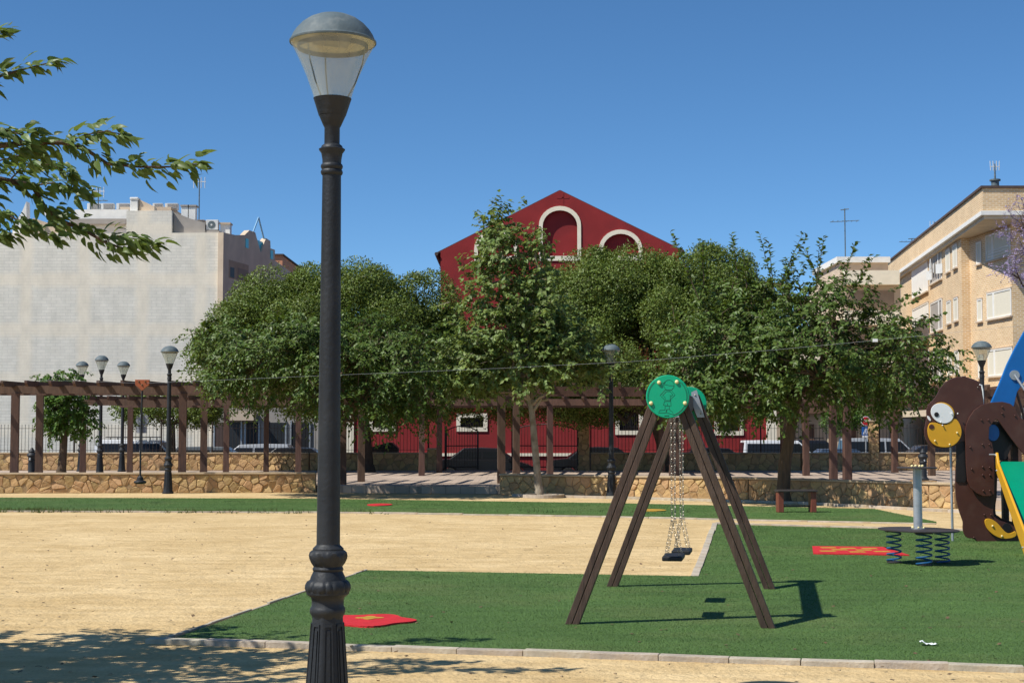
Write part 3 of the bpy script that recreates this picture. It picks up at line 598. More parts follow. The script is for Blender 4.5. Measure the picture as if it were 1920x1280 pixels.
# ------------------------------------------------------------------ street lamps
def make_lamp(label):
    t = thing('street_lamp', label, 'street lamp', group='park street lamps')
    oct_ = lambda a, k: 1.0 / max(abs(math.cos(((a + math.pi / 8) % (math.pi / 4)) - math.pi / 8)), .9)
    base = MB().lathe([(.155, 0), (.155, .05), (.135, .06), (.128, .10), (.086, .615)], 40, mod=lambda a, k: (1.0 / math.cos(((a + R(22.5)) % R(45)) - R(22.5))) * .955)
    b = base.build('base', 'iron', t, smooth=True)
    for i in range(8):   # raised framed panels on the eight faces
        a = R(45) * i; rm = Matrix.Rotation(a, 3, 'Z'); pn = MB()
        z0, z1 = .12, .575; R0, R1 = .1195, .0875; W0, W1 = .034, .022
        def P(u, zz, d): k = (zz - z0) / (z1 - z0); return rm @ Vector((R0 + (R1 - R0) * k + d, u * (W0 + (W1 - W0) * k), zz))
        for (u0, u1, za, zb_) in ((-1, -.72, z0, z1), (.72, 1, z0, z1), (-.72, .72, z1 - .014, z1), (-.38, .38, z0 + .02, z1 - .035)):
            vs = [P(u0, za, -.004), P(u1, za, -.004), P(u1, zb_, -.004), P(u0, zb_, -.004), P(u0, za, .0045), P(u1, za, .0045), P(u1, zb_, .0045), P(u0, zb_, .0045)]
            pn.add(vs, [(0, 3, 2, 1), (4, 5, 6, 7), (0, 1, 5, 4), (1, 2, 6, 5), (2, 3, 7, 6), (3, 0, 4, 7)])
        pn.build('panel', 'iron', b)
    def gad(a, k): return 1 + (.035 * abs(math.sin(10 * a)) if 4 <= k <= 7 else 0)
    MB().lathe([(.084, .60), (.088, .615), (.096, .628), (.099, .643), (.096, .658), (.089, .668), (.089, .70), (.093, .715), (.118, .735), (.120, .748), (.1225, .75), (.1285, .765), (.126, .785), (.116, .803), (.100, .812), (.096, .826), (.084, .852), (.081, .860)], 80,
               mod=lambda a, k: 1 + (-.075 * (1 - abs(math.sin(9 * a))) ** 3 if 10 <= k <= 13 else 0)).build('lower_collar', 'iron', t, smooth=True)
    MB().lathe([(.080, .858), (.084, .864), (.086, .872), (.082, .880), (.080, .886), (.092, .905), (.103, .930), (.107, .948), (.104, .962), (.094, .972), (.086, .976), (.086, .985), (.076, .995), (.067, 1.003), (.065, 1.01)], 64,
               mod=lambda a, k: 1 + (.06 * math.sin(4 * a) * math.sin(12 * a + k * 1.3) if 5 <= k <= 8 else 0)).build('upper_collar', 'iron', t, smooth=True)
    MB().lathe([(.0655, 1.005), (.0525, 3.09)], 28).build('pole', 'iron', t, smooth=True)
    MB().lathe([(.054, 3.075), (.060, 3.082), (.063, 3.092), (.060, 3.102), (.055, 3.108), (.060, 3.115), (.063, 3.125), (.060, 3.135), (.053, 3.142), (.054, 3.165), (.060, 3.20), (.073, 3.218), (.074, 3.224), (.062, 3.230), (.058, 3.242), (.045, 3.252)], 28).build('capital', 'iron', t, smooth=True)
    MB().lathe([(.0435, 3.245), (.0435, 3.345), (.052, 3.362), (.074, 3.412), (.0745, 3.416), (.077, 3.416), (.080, 3.426), (.105, 3.505), (.108, 3.512), (.100, 3.513)], 32).build('neck', 'iron', t, smooth=True)
    g = MB().lathe([(.104, 3.51), (.112, 3.54), (.150, 3.645), (.199, 3.755), (.228, 3.81), (.2415, 3.832)], 40, cap=False).build('glass_shade', 'shade_plastic', t, smooth=True)
    for i in range(3):
        a = R(100 + 120 * i); u = Vector((math.cos(a), math.sin(a), 0))
        MB().tube([u * .085 + Vector((0, 0, 3.51)), u * .135 + Vector((0, 0, 3.60)), u * .175 + Vector((0, 0, 3.71)), u * .192 + Vector((0, 0, 3.815))], .004, 6).build('strut', 'cap_grey', g)
    cp = MB().lathe([(.240, 3.829), (.243, 3.827), (.246, 3.832), (.246, 3.840), (.240, 3.844), (.237, 3.852), (.228, 3.874), (.208, 3.905), (.178, 3.938), (.138, 3.967), (.092, 3.987), (.045, 3.997), (.004, 4.0)], 48, cap=False).build('cap', 'cap_grey', t, smooth=True)
    MB().lathe([(.200, 3.795), (.200, 3.822), (.195, 3.822), (.195, 3.795)], 40, cap=False).build('inner_ring', 'iron', cp, smooth=True)
    MB().lathe([(.240, 3.831), (.196, 3.838), (.15, 3.862), (.08, 3.875), (.002, 3.878)], 40, cap=False).build('reflector', 'reflector', cp, smooth=True)
    MB().box((0, 0, 3.836), (.20, .15, .014), R(12)).box((.0, .0, 3.856), (.13, .09, .04), R(12)).build('light_panel', 'led', cp, bevel=.003)
    return t
lamp = make_lamp('tall black street lamp in the foreground, largest in the picture')
fp = AT(617, 700, 8.60); lamp.location = (fp.x, fp.y, 0); lamp.rotation_euler = (0, R(.13), R(10))
def lamp_at(px, Y, z, label, top_py=None):
    c = copy_tree(lamp); c['label'] = label; X = XAT(px, Y); c.location = (X, Y, z); c.rotation_euler = (0, R(rnd.gauss(0, .25)), rnd.uniform(0, 6))
    if top_py:
        s_ = (ZAT(top_py, Y) - z) / 4.0; c.scale = (1, 1, s_)
    return c
lamp_at(317, G(315, 925).y, 0, 'black street lamp on the sand before the left stone wall, by the zip line seat', 648)
lamp_at(189, 54.6, PLAT, 'street lamp on the terrace, middle and tallest of the three behind the left pergola', 666)
lamp_at(153, 58.4, PLAT, 'street lamp whose lantern shows before the small leafy tree behind the left pergola', 677)
lamp_at(230, 58.0, PLAT, 'street lamp behind the left pergola, right of the tallest of three', 677)
lamp_at(1146, 39.6, 0, 'dark street lamp against the trees, between plane tree and swing', 645)
lamp_at(1841, 37.0, 0, 'street lamp rising behind the brown monkey climbing frame', 639)

# ------------------------------------------------------------------ swing
sc_ = Vector(((1.314 + 1.85) / 2 - .002, (12.83 + 16.0) / 2 + .06, 0)); yaw = math.atan2(-.53, 3.1)
sw = thing('swing', 'brown timber A-frame swing with green end discs on the turf', 'swing', sc_, yaw)   # local +y: along the beam, away from the camera
HB, HL = 1.565, .83
ZT_ = 1.93
for sy in (-1, 1):
    for sx in (-1, 1):
        foot = Vector((sx * HL, sy * (HB + .05), -.02)); top = Vector((sx * .055, sy * (HB - .02), ZT_ + .08)); d = (top - foot).normalized()
        leg = MB()
        perp = Vector((0, 1, 0)); a_ = d.cross(perp).normalized()
        for k in (-1, 1): leg.bar(foot + a_ * .0285 * k, top + a_ * .0285 * k, .052, .095, up=(0, 1, 0))
        lo = leg.build('leg', 'swing_wood', sw, bevel=.006)
        MB().bar(foot + Vector((0, 0, .03)), top - d * .02, .012, .075, up=(0, 1, 0)).build('groove_strip', 'groove', lo)
bm_ = MB().box((0, 0, ZT_), (.095, 2 * HB - .02, .15)).build('beam', 'swing_wood', sw, bevel=.008)
def disc(sy, label=None):
    rr = .181; y0 = sy * (HB + .085)
    prof = [(rr - .006, -.011), (rr, -.005), (rr, .005), (rr - .006, .011)]
    mb = MB().lathe(prof, 56); rm = Matrix.Rotation(R(90) if sy < 0 else R(-90), 3, 'X')
    mb.v = [tuple(rm @ Vector(v) + Vector((0, y0, ZT_))) for v in mb.v]
    d = mb.build('end_disc', 'green_panel', sw, smooth=True)
    yy = y0 + sy * .0145
    for (bx, bz) in ((-.070, .118), (.078, .122), (-.138, -.055), (.145, -.055)):
        MB().ball((bx, yy + sy * .004, ZT_ + bz), .017, 12, 8, (1, .8, 1)).build('bolt_cap', 'bolt_cream', d, smooth=True)
    if sy < 0:
        eng = MB(); k = .181 / 325.0
        def pl(pts, close=False, wd=.0030):
            q = [Vector(((x - 450) * k, yy + .0032, (370 - z) * k + ZT_)) for x, z in pts]
            if close: q.append(q[0])
            eng.tube(q, wd * .62, 6)
        circ = lambda cx, cz, r, a0=0, a1=360, n=20: [(cx + r * math.cos(R(a0 + (a1 - a0) * i / n)), cz - r * math.sin(R(a0 + (a1 - a0) * i / n))) for i in range(n + 1)]
        pl(circ(470, 198, 78)); pl([(375, 165), (400, 185), (470, 203), (540, 205)]); pl([(375, 165), (420, 160)])
        pl([(408, 270), (500, 270), (560, 345), (500, 400), (492, 440), (408, 440), (390, 400), (335, 352), (408, 270)])
        pl([(430, 292), (488, 292), (525, 340), (500, 368), (488, 345), (488, 425), (418, 425), (410, 380), (372, 352), (430, 292)])
        pl([(402, 440), (386, 495), (440, 508), (500, 508), (496, 440)]); pl([(446, 470), (446, 508)])
        pl([(412, 508), (408, 570), (330, 575), (312, 612), (420, 612), (432, 560)]); pl([(472, 508), (478, 568), (520, 600), (540, 640), (430, 610), (440, 560), (470, 555)])
        pl([(400, 655), (470, 655)], wd=.005)
        pl(circ(450, 370, 285, 130, 225, 24)); pl(circ(450, 370, 285, -75, 50, 30)); pl(circ(450, 370, 297, 133, 222, 24), wd=.002)
        pl(circ(450, 370, 297, -72, 47, 30), wd=.002)
        eng.build('engraving', 'green_groove', d)
disc(-1); disc(1)
for sy in (-1, 1):
    for sx in (-1, 1):
        pp = [(.03 * sx, ZT_ + .12), (.085 * sx, ZT_ + .145), (.165 * sx, ZT_ - .14), (.09 * sx, ZT_ - .14), (.035 * sx, ZT_ + .0)]
        yb = sy * (HB - .02) - .064 if sy > 0 else sy * (HB - .02) + .058
        pt = MB().prism(pp, 'y', yb, yb + .006).build('bracket', 'galvanised', sw)
        for (bx, bz) in ((.07, .09), (.125, -.10)): MB().ball((bx * sx, yb - .002, ZT_ + bz), .010, 8, 5).build('bolt', 'chain_metal', pt)
def chain(p, q, step=.030):
    p, q = Vector(p), Vector(q); n = max(2, int((q - p).length / step)); d = (q - p).normalized(); mb = MB()
    a = d.orthogonal().normalized(); b = d.cross(a)
    for i in range(n):
        c = p + (q - p) * ((i + .5) / n); u = a if i % 2 else b; h, wv = step * .78, .0088
        pts = [c + d * (h * .5 * x) + u * (wv * y_) for x, y_ in ((-1, 0), (-.6, .9), (.6, .9), (1, 0), (.6, -.9), (-.6, -.9), (-1, 0))]
        mb.tube(pts, .0031, 4, cap=False)
    return mb
for si, (s0, seat_z) in enumerate(((-1.02, .55), (.20, .51))):
    seat = MB().box((0, 0, seat_z), (.175, .42, .042)).build('seat', 'rubber', sw, bevel=.014, seg=3, loc=(0, s0, 0)); seat['label'] = 'black rubber swing seat, ' + ('the nearer one' if si == 0 else 'the farther one')
    for e in (-1, 1):
        y_ = e * .19; ty = e * .25
        fork = Vector((0, y_ + (ty - y_) * .22, seat_z + .34))
        chain((0, ty, ZT_ - .09), fork).build('chain', 'chain_metal', seat)
        for sx in (-1, 1): chain(fork, (sx * .062, y_, seat_z + .02)).build('chain', 'chain_metal', seat)
        MB().box((0, ty, ZT_ - .085), (.03, .03, .05)).build('hanger', 'galvanised', seat)

# ------------------------------------------------------------------ spring table
st0 = G(1722.5, 1061.5)
tt = thing('spring_table', 'round dark spring table on three blue coil springs with grey post', 'play equipment', (st0.x, st0.y, .03))
mb = MB().lathe([(.47, .405), (.487, .410), (.487, .424), (.47, .428)], 56)
tb = mb.build('table_top', 'table_board', tt, smooth=True); tb.rotation_euler = (0, R(1.0), 0)
pc = MB().lathe([(.054, .42), (.052, 1.165)], 28).build('post', 'galvanised', tt, smooth=True)
MB().lathe([(.085, .428), (.085, .436), (.056, .438)], 28).build('flange', 'galvanised', pc)
for i in range(6):
    a = R(60 * i + 20); MB().ball((.075 * math.cos(a), .075 * math.sin(a), .447), .014, 8, 6).build('bolt_cap', 'bolt_cream', pc, smooth=True)
up_ = MB().lathe([(.235, 1.165), (.243, 1.169), (.243, 1.178), (.235, 1.182)], 48).build('upper_plate', 'table_board', tt, smooth=True)
for (bx, by) in ((-.07, -.03), (.015, -.06), (.065, .0), (0, .07)): MB().ball((bx, by, 1.195), .018, 10, 6).build('bolt_cap', 'bolt_cream', up_, smooth=True)
def spring(loc, h=.39, r=.085, turns=5.2, wr=.0105, ph=0):
    n = int(turns * 22); pts = [(r * math.cos(ph + 2 * math.pi * turns * i / n), r * math.sin(ph + 2 * math.pi * turns * i / n), h * i / n) for i in range(n + 1)]
    s_ = MB().tube(pts, wr, 8).build('spring', 'spring_blue', tt, smooth=True, loc=loc)
    MB().lathe([(.09, 0), (.09, .016)], 20).build('mount', 'table_board', s_, loc=(0, 0, -.004)); MB().box((0, 0, h + .012), (.20, .09, .03)).build('clamp', 'table_board', s_)
spring((.004, -.24, .012), r=.092, ph=2.0, h=.372); spring((-.264, .14, .012), ph=.6, h=.372); spring((.335, .15, .012), ph=3.6, h=.372)

# ------------------------------------------------------------------ monkey climbing frame with slide
YM = 22.9
mk = thing('climbing_frame', 'brown monkey-shaped climbing frame with big white eye and yellow muzzle', 'climbing frame', (XAT(1840, YM), YM, 0))
ox = mk.location.x
def mpoly(pts, Y): return [(AT(x, y, Y).x - ox, AT(x, y, Y).z) for x, y in pts]
def smoothpoly(p, it=2):
    for _ in range(it):
        q = []
        for i, a in enumerate(p):
            b = p[(i + 1) % len(p)]; q += [(a[0] * .75 + b[0] * .25, a[1] * .75 + b[1] * .25), (a[0] * .25 + b[0] * .75, a[1] * .25 + b[1] * .75)]
        p = q
    return p
def panel(name, pts, dy, th, mt, parent=mk, sm=0, bevel=.006):
    if sm: pts = smoothpoly(pts, sm)
    return MB().prism(mpoly(pts, YM + dy), 'y', dy, dy + th).build(name, mt, parent, bevel=bevel)
head = [(1838, 720), (1825, 713.4), (1813.7, 709.7), (1802.5, 707.2), (1789.4, 708.7), (1778, 712.5), (1768.7, 720), (1761, 731), (1755.6, 742.5), (1748, 751.8), (1740.6, 759.3), (1736.9, 768.7), (1737.8, 780), (1736, 793), (1732.7, 808), (1735, 821), (1740.6, 832.4), (1750, 839), (1772, 841), (1795, 834), (1803, 826), (1845, 826), (1846, 760)]
hd = panel('head', head, 0, .03, 'monkey_brown', sm=1)
panel('head_rear', [(x + 3, y - 2) for x, y in head], .42, .03, 'monkey_brown', sm=1)
panel('fur_tuft', [(1802, 708.5), (1805, 705), (1811, 704.5), (1811, 707), (1814, 711)], .002, .026, 'monkey_brown', hd, bevel=.002)
ell = lambda cx, cy, rx, ry, rot=0, n=36: [(cx + rx * math.cos(a) * math.cos(R(rot)) - ry * math.sin(a) * math.sin(R(rot)), cy + rx * math.cos(a) * math.sin(R(rot)) + ry * math.sin(a) * math.cos(R(rot))) for a in [2 * math.pi * i / n for i in range(n)]]
eb = panel('eye_backing', ell(1768.6, 773.2, 22, 18.5, 28), -.022, .018, 'play_yellow', hd)
ey = panel('eye', ell(1766.8, 774.5, 22, 18, 28), -.044, .018, 'play_white', hd, bevel=.004)
panel('pupil', ell(1756.2, 776.8, 4.4, 4.4, 0, 20), -.052, .012, 'black_panel', hd, bevel=.002)
panel('far_eye', ell(1742, 784, 5.5, 2.2, 58, 20), -.018, .014, 'play_white', hd, bevel=.003)
mz = panel('muzzle', [(1740, 800), (1744.5, 791.5), (1755, 792), (1764, 795), (1774, 796), (1783, 790), (1790, 783), (1797, 789), (1802.5, 801), (1803.5, 813), (1799, 825), (1790, 834), (1778, 838.5), (1763, 838), (1750, 833), (1742.5, 823), (1739.5, 811)], -.034, .03, 'play_yellow', hd, sm=2)
panel('nostril', ell(1746.8, 799.8, 4.9, 4.4, 0, 20), -.042, .012, 'monkey_brown', hd, bevel=.002)
def bolts(pts, dy, parent, mt='monkey_brown', r=.014):
    for (x, y) in pts:
        q = AT(x, y, YM + dy); MB().ball((q.x - ox, dy - .006, q.z), r, 8, 6, (1, .9, 1)).build('bolt_cap', mt, parent, smooth=True)
bolts([(1753, 826), (1780.5, 833), (1794.5, 811)], -.036, hd, 'bolt_cream', .015); bolts([(1767, 797), (1795.5, 775), (1784, 775), (1764, 791)], -.05, hd, 'play_white', .011)
bolts([(1833, 726)], -.004, hd, 'chain_metal', .008)
body = [(1800, 824), (1812, 824), (1866, 824), (1866, 930), (1862, 955), (1864, 972), (1905, 985), (1912, 1008), (1905, 1020), (1836, 1020), (1827, 1009), (1814, 1008.4), (1808, 1002), (1805, 990), (1806, 979), (1804, 973), (1797.5, 955), (1792.5, 932.5), (1791, 908), (1792, 870)]
bd = panel('body', body, .035, .03, 'monkey_brown', sm=1)
panel('dark_inset', [(1793, 827), (1811, 825), (1813, 838), (1812, 900), (1809, 904), (1795, 904), (1792.5, 901)], .018, .014, 'black_panel', bd, bevel=.002)
panel('body_rear', [(x + 4, y - 4) for x, y in body], .47, .03, 'monkey_brown', sm=1)
panel('dark_panel', [(1858, 790), (1872, 790), (1896, 800), (1900, 830), (1886, 862), (1862, 862), (1856, 830)], .10, .02, 'black_panel', bd)
arm = [(1810, 806), (1812, 795), (1817.5, 781.8), (1826.8, 768.7), (1840, 759.3), (1855, 754.6), (1879.3, 752.8), (1894.3, 756.5), (1904.6, 765), (1909, 780), (1950, 806), (1985, 850), (1985, 900), (1962, 900), (1925, 858), (1896, 822), (1871, 787), (1866, 786), (1855, 801), (1854, 824), (1860, 830), (1863, 845), (1865, 876), (1864.5, 926), (1856, 929.7), (1844, 929.7), (1831, 924), (1820, 914), (1814.4, 902.5), (1811.6, 870)]
am = panel('arm', arm, -.035, .03, 'monkey_brown')
bolts([(1840, 787), (1853, 787), (1879, 762.5), (1879, 775), (1903, 779), (1819, 838), (1842, 833), (1855, 833), (1822, 879), (1842.5, 875), (1855.5, 876), (1842.5, 890), (1856, 890), (1843.5, 919.5), (1856, 919.5)], -.038, am)
bolts([(1845.5, 964.5), (1858, 964.5), (1826, 1007), (1848, 1015), (1861, 1015)], .03, bd)
panel('blue_disc', ell(1862, 811, 12, 15.5), .06, .02, 'play_blue', bd)
ft = panel('foot', [(1846, 976), (1850, 971.5), (1859, 972), (1871, 980), (1882, 994), (1890, 1000), (1899, 998), (1905, 994), (1907, 1004), (1896, 1009), (1878, 1009.5), (1862, 1002), (1850, 990)], -.002, .03, 'play_yellow', bd, sm=2)
bolts([(1861, 985.5), (1878.5, 1004.5)], -.004, ft, 'bolt_cream', .016)
panel('heel_disc', ell(1888, 989.5, 9, 9.5), .01, .02, 'black_panel', bd)
pz = AT(1785, 838, YM).z; MB().tube([(XAT(1785.5, YM) - ox, .10, 0), (XAT(1784.5, YM) - ox, .10, pz + .1)], .019, 10).build('pole', 'galvanised', mk, smooth=True)
MB().tube([(AT(x, y, YM).x - ox, .016, AT(x, y, YM).z) for x, y in ((1837, 721), (1841, 722), (1843, 730), (1844, 745), (1844, 765))], .012, 8).build('handrail', 'play_white', mk, smooth=True)
arch_o = [(1858, 756), (1873.7, 720), (1888.7, 682.5), (1903.7, 652), (1920, 622.5), (1945, 590), (1985, 562), (2035, 552), (2085, 562), (2125, 590)]
arch_i = [(2075, 640), (2060, 625), (2035, 618), (2000, 628), (1965, 650), (1938, 685), (1920, 716), (1907.4, 735), (1901, 762)]
ar = MB().prism(mpoly(arch_o + arch_i, YM + .55), 'y', .55, .61).build('blue_arch', 'play_blue', mk, bevel=.01)
q = AT(1902.8, 703, YM + .53); MB().tube([(q.x - ox, .53, q.z), (q.x - ox, .549, q.z)], .075, 24).build('bolt_plate', 'galvanised', ar, smooth=True)
q2_ = AT(1936, 752, YM + .35); MB().tube([(q.x - ox, .53, q.z), (q2_.x - ox, .35, q2_.z)], .020, 10).build('strut', 'galvanised', ar, smooth=True)
MB().tube([(AT(x, y, YM + .7).x - ox, .7, AT(x, y, YM + .7).z) for x, y in ((1906, 735), (1918, 775), (1930, 830))], .022, 8).build('wooden_rung', 'wood_brown', mk)
# deck and uprights to the right (mostly outside the picture)
MB().box((1.05, .30, 1.12), (1.3, .9, .06)).build('deck', 'table_board', mk); 
for (x_, y_) in ((.55, .22), (.55, .70), (1.68, -.1), (1.68, .70)): MB().box((x_, y_, .75), (.09, .09, 1.5)).build('upright', 'swing_wood', mk)
# slide: a thing of its own, leaning on the deck
sT = Vector((AT(1866.5, 850, 22.55).x, 22.55, 0)); sB = G(1921, 1044); ang = math.atan2(sB.y - sT.y, sB.x - sT.x)
sl_ = thing('slide', 'green slide with yellow side boards at the right edge', 'slide', (sT.x, sT.y, 0))
dv = Vector((sB.x - sT.x, sB.y - sT.y, 0)); Ls = dv.length; dv.normalize(); sd = Vector((-dv.y, dv.x, 0)) ; sd = sd if sd.x > 0 else -sd
zt_ = ZAT(848, 22.55)
side = [(0, zt_), (.035, zt_), (.16, zt_ - .16), (Ls - .02, .33), (Ls + .35, .14), (Ls + .35, .05), (Ls + .02, .0), (.06, zt_ - .30), (.0, zt_ - .22)]
for off_ in (0, .50):
    vs = []; n = len(side)
    for e in (0, .035):
        vs += [dv * s_ + sd * (off_ + e) + Vector((0, 0, z_)) for s_, z_ in side]
    MB().add(vs, [tuple(range(n)), tuple(range(2 * n - 1, n - 1, -1))] + [(i, i + n, (i + 1) % n + n, (i + 1) % n) for i in range(n)]).build('side_board', 'play_yellow', sl_, bevel=.008)
bed = [(.0, zt_ - .13), (.10, zt_ - .14), (Ls * .5, zt_ * .5 - .04), (Ls - .1, .17), (Ls + .3, .09)]
vs = []
for s_, z_ in bed: vs += [dv * s_ + sd * .035 + Vector((0, 0, z_)), dv * s_ + sd * .50 + Vector((0, 0, z_)), dv * s_ + sd * .50 + Vector((0, 0, z_ - .03)), dv * s_ + sd * .035 + Vector((0, 0, z_ - .03))]
fs = [(4 * i + k, 4 * i + (k + 1) % 4, 4 * i + 4 + (k + 1) % 4, 4 * i + 4 + k) for i in range(len(bed) - 1) for k in range(4)] + [(0, 1, 2, 3), (16, 19, 18, 17)]
MB().add(vs, fs).build('slide_bed', 'slide_green', sl_, smooth=True)
for s_, z_ in ((.03, zt_ - .04), (.09, zt_ - .26), (Ls - .1, .12)): MB().ball(dv * s_ - sd * .002 + Vector((0, 0, z_)), .014, 8, 6).build('bolt', 'galvanised', sl_)
MB().tube([-sd * .09 + Vector((0, 0, zt_ - .03)), sd * .02 + Vector((0, 0, zt_ - .03))], .012, 8).build('top_pin', 'galvanised', sl_)

# ------------------------------------------------------------------ bench, zip line, fountains, paper
bp_ = G(1493, 962.5)
bn = thing('bench', 'small red-legged bench with dark top on the far turf strip', 'bench', (bp_.x, bp_.y, .03), R(3))
MB().box((0, 0, .435), (.82, .34, .04)).build('seat', 'table_board', bn, bevel=.008)
for sx in (-1, 1): MB().box((sx * .335, 0, .207), (.115, .24, .415)).build('leg', 'bench_red', bn, bevel=.012)
MB().box((0, 0, .12), (.56, .05, .03)).build('stretcher', 'table_board', bn)

zY = lambda px: 35.6 - (px - 267) * .0036
zp = [(-700, 727), (-200, 720), (0, 712.5), (140, 713.5), (267, 718.5), (420, 712), (640, 702.5), (900, 692), (1180, 678), (1450, 656), (1641, 638), (1760, 626), (1920, 610), (2250, 570)]
zpts = [AT(x, y, zY(x)) for x, y in zp]
zl = thing('zip_line', 'zip line cable above the far turf with orange trolley and hanging black seat', 'zip line', (zpts[0].x, zpts[0].y, 0))
o0 = Vector(zl.location)
MB().tube([p - o0 for p in zpts], .0020, 6).build('cable', 'sign_back', zl)
for i in (0, -1): 
    p = zpts[i]; MB().tube([Vector((p.x, p.y, 0)) - o0, p - o0 + Vector((0, 0, .2))], .07, 12).build('mast', 'swing_wood', zl)
p = zpts[10]; MB().box(p - o0, (.09, .05, .06)).build('cable_stop', 'play_white', zl)
q = zpts[4]; sz = zl; qo = Vector((q.x, q.y, 0)) - o0
s36 = q.y / F
tp = [(-13.5, 7), (13.5, 7), (13, -3), (0, -14), (-13, -3)]
tr = MB().prism([(a * s36, q.z + b * s36) for a, b in tp], 'y', -.03, .03).build('trolley', 'orange_plate', sz, bevel=.008, loc=qo)
for (a, b) in ((-6, 3), (6, 3), (0, -3)): MB().ball((a * s36, -.032, q.z + b * s36), .022, 8, 5).build('bolt', 'debris', tr)
ztr = ZAT(732, q.y); zse = ZAT(903, q.y)
MB().tube([(0, 0, ztr), (-.02, 0, (ztr + zse) / 2), (-.02, 0, zse)], .022, 8).build('rope', 'rubber', sz, loc=qo)
MB().lathe([(.03, zse + .14), (.07, zse + .10), (.075, zse + .04), (.13, zse + .02), (.145, zse), (.13, zse - .035), (.02, zse - .05)], 24, (-.02, 0, 0)).build('seat', 'rubber', sz, smooth=True, loc=qo)

def fountain(px, Y, label):
    t = thing('drinking_fountain', label, 'fountain', (XAT(px, Y), Y, PLAT), group='cast-iron drinking fountains on the terrace')
    MB().box((0, 0, .04), (.62, .62, .08)).build('plinth', 'stone', t, bevel=.01)
    MB().lathe([(.16, .08), (.165, .12), (.125, .16), (.105, .20), (.10, .58), (.125, .60), (.10, .63), (.115, .70), (.15, .76), (.125, .82), (.085, .85), (.10, .88), (.06, .93), (.035, .98), (.01, 1.0)], 24).build('column', 'iron', t, smooth=True)
    MB().tube([(0, -.10, .66), (0, -.17, .67), (0, -.18, .63)], .018, 8).build('tap', 'galvanised', t)
fountain(61.5, 47.5, 'cast-iron drinking fountain beside the second pergola post on the left')
fountain(1729, 44.5, 'cast-iron drinking fountain behind the post of the spring table')

pq = G(1742, 1217); mb = MB(); rg = random.Random(5); nx, ny = 9, 4; vs = []
for j in range(ny):
    for i in range(nx): vs.append(((i - 4) * .016 + rg.gauss(0, .003), (j - 1.5) * .028 * (1 - .5 * i / nx) + rg.gauss(0, .004), .030 + abs(rg.gauss(0, .007)) + (.012 if i < 2 else 0)))
fs = [(j * nx + i, j * nx + i + 1, (j + 1) * nx + i + 1, (j + 1) * nx + i) for j in range(ny - 1) for i in range(nx - 1)]
o = mb.add(vs, fs).build('paper_tissue', 'paper', loc=(pq.x, pq.y, .01)); tag(o, 'crumpled white paper tissue lying on the turf at lower right', 'litter')
o.rotation_euler = (0, 0, R(-14))

# ------------------------------------------------------------------ buildings
def wallbox(mb, x0, x1, y0, y1, z0, z1): return mb.box(((x0 + x1) / 2, (y0 + y1) / 2, (z0 + z1) / 2), (x1 - x0, y1 - y0, z1 - z0))
def wall_with_holes(outer, holes, y0, y1):
    """wall slab in the xz plane with polygon holes, built by bridging: triangle fill front/back plus reveals"""
    bm = bmesh.new(); loops = [outer] + holes; edges = []
    for lp in loops:
        vs = [bm.verts.new((p[0], y0, p[1])) for p in lp]
        edges += [bm.edges.new((vs[i], vs[(i + 1) % len(vs)])) for i in range(len(vs))]
    bmesh.ops.triangle_fill(bm, use_beauty=True, use_dissolve=False, edges=edges)
    r = bmesh.ops.extrude_face_region(bm, geom=list(bm.faces))
    bmesh.ops.translate(bm, verts=[v for v in r['geom'] if isinstance(v, bmesh.types.BMVert)], vec=(0, y1 - y0, 0))
    bm.verts.index_update(); m_ = MB(); m_.v = [tuple(v.co) for v in bm.verts]; m_.f = [tuple(v.index for v in f.verts) for f in bm.faces]; bm.free(); return m_
# --- red gabled building
YR = 75.0
rb = thing('red_building', 'dark red gabled building with cream arched niches behind the trees', 'building', (XAT(1050, YR), YR, STREET))
bx = rb.location.x
def rp(px, py): v = AT(px, py, YR); return (v.x - bx, v.z - STREET)
def arch_pts(x0, x1, ytop, ybot, n=14):
    a, b = rp(x0, ybot), rp(x1, ybot); r_ = (b[0] - a[0]) / 2; cx = (a[0] + b[0]) / 2; zt = rp(0, ytop)[1]; zc = zt - r_ * .92
    return [(a[0], a[1]), (b[0], b[1])] + [(cx + r_ * math.cos(math.pi * i / n), zc + r_ * .92 * math.sin(math.pi * i / n)) for i in range(n + 1)]
niche = [(1010.5, 1089.5, 386.5, 489), (889, 971, 430, 489), (1123, 1204.5, 430.5, 489)]
gab = [rp(826, 640), rp(1274, 640), rp(1274, 467), rp(1050, 357), rp(826, 471)]
inner = [arch_pts(a + 7, b - 7, c + 8, d - 9) for a, b, c, d in niche]
wall_with_holes(gab, inner, 0, .20).build('gable_wall', 'red_render', rb)
MB().prism(gab, 'y', .203, 14).build('upper_storey', 'red_render', rb)
for (a, b, c, d), inn in zip(niche, inner):
    ou = arch_pts(a, b, c, d); wall_with_holes(ou, [[(x, z) for x, z in inn]], -.05, .0 - .002).build('arch_trim', 'cream_trim', rb)
hw = rp(1274, 467)[0]
for sx in (-1, 1):
    e = rp(1050, 357); f = rp(1279 if sx > 0 else 819, 469 if sx > 0 else 474)
    MB().bar((e[0], 7.1, e[1] + .005), (f[0], 7.1, f[1] + .005), 14.0, .07, up=(0, 0, 1)).build('roof', 'roof_dark', rb)
    MB().tube([(f[0] + sx * .02, -.1, f[1] - .06), (f[0] + sx * .02, 13.5, f[1] - .06)], .09, 8).build('gutter', 'roof_dark', rb)
low = [(rp(650, 700)[0], 0), (rp(1447, 700)[0], 0), (rp(1447, 640)[0], rp(0, 632)[1]), (rp(650, 640)[0], rp(0, 632)[1])]
wins = [(703, 739, 760, 801), (865, 907, 783, 801), (1158, 1194, 768, 807), (1341, 1379, 768, 808)]
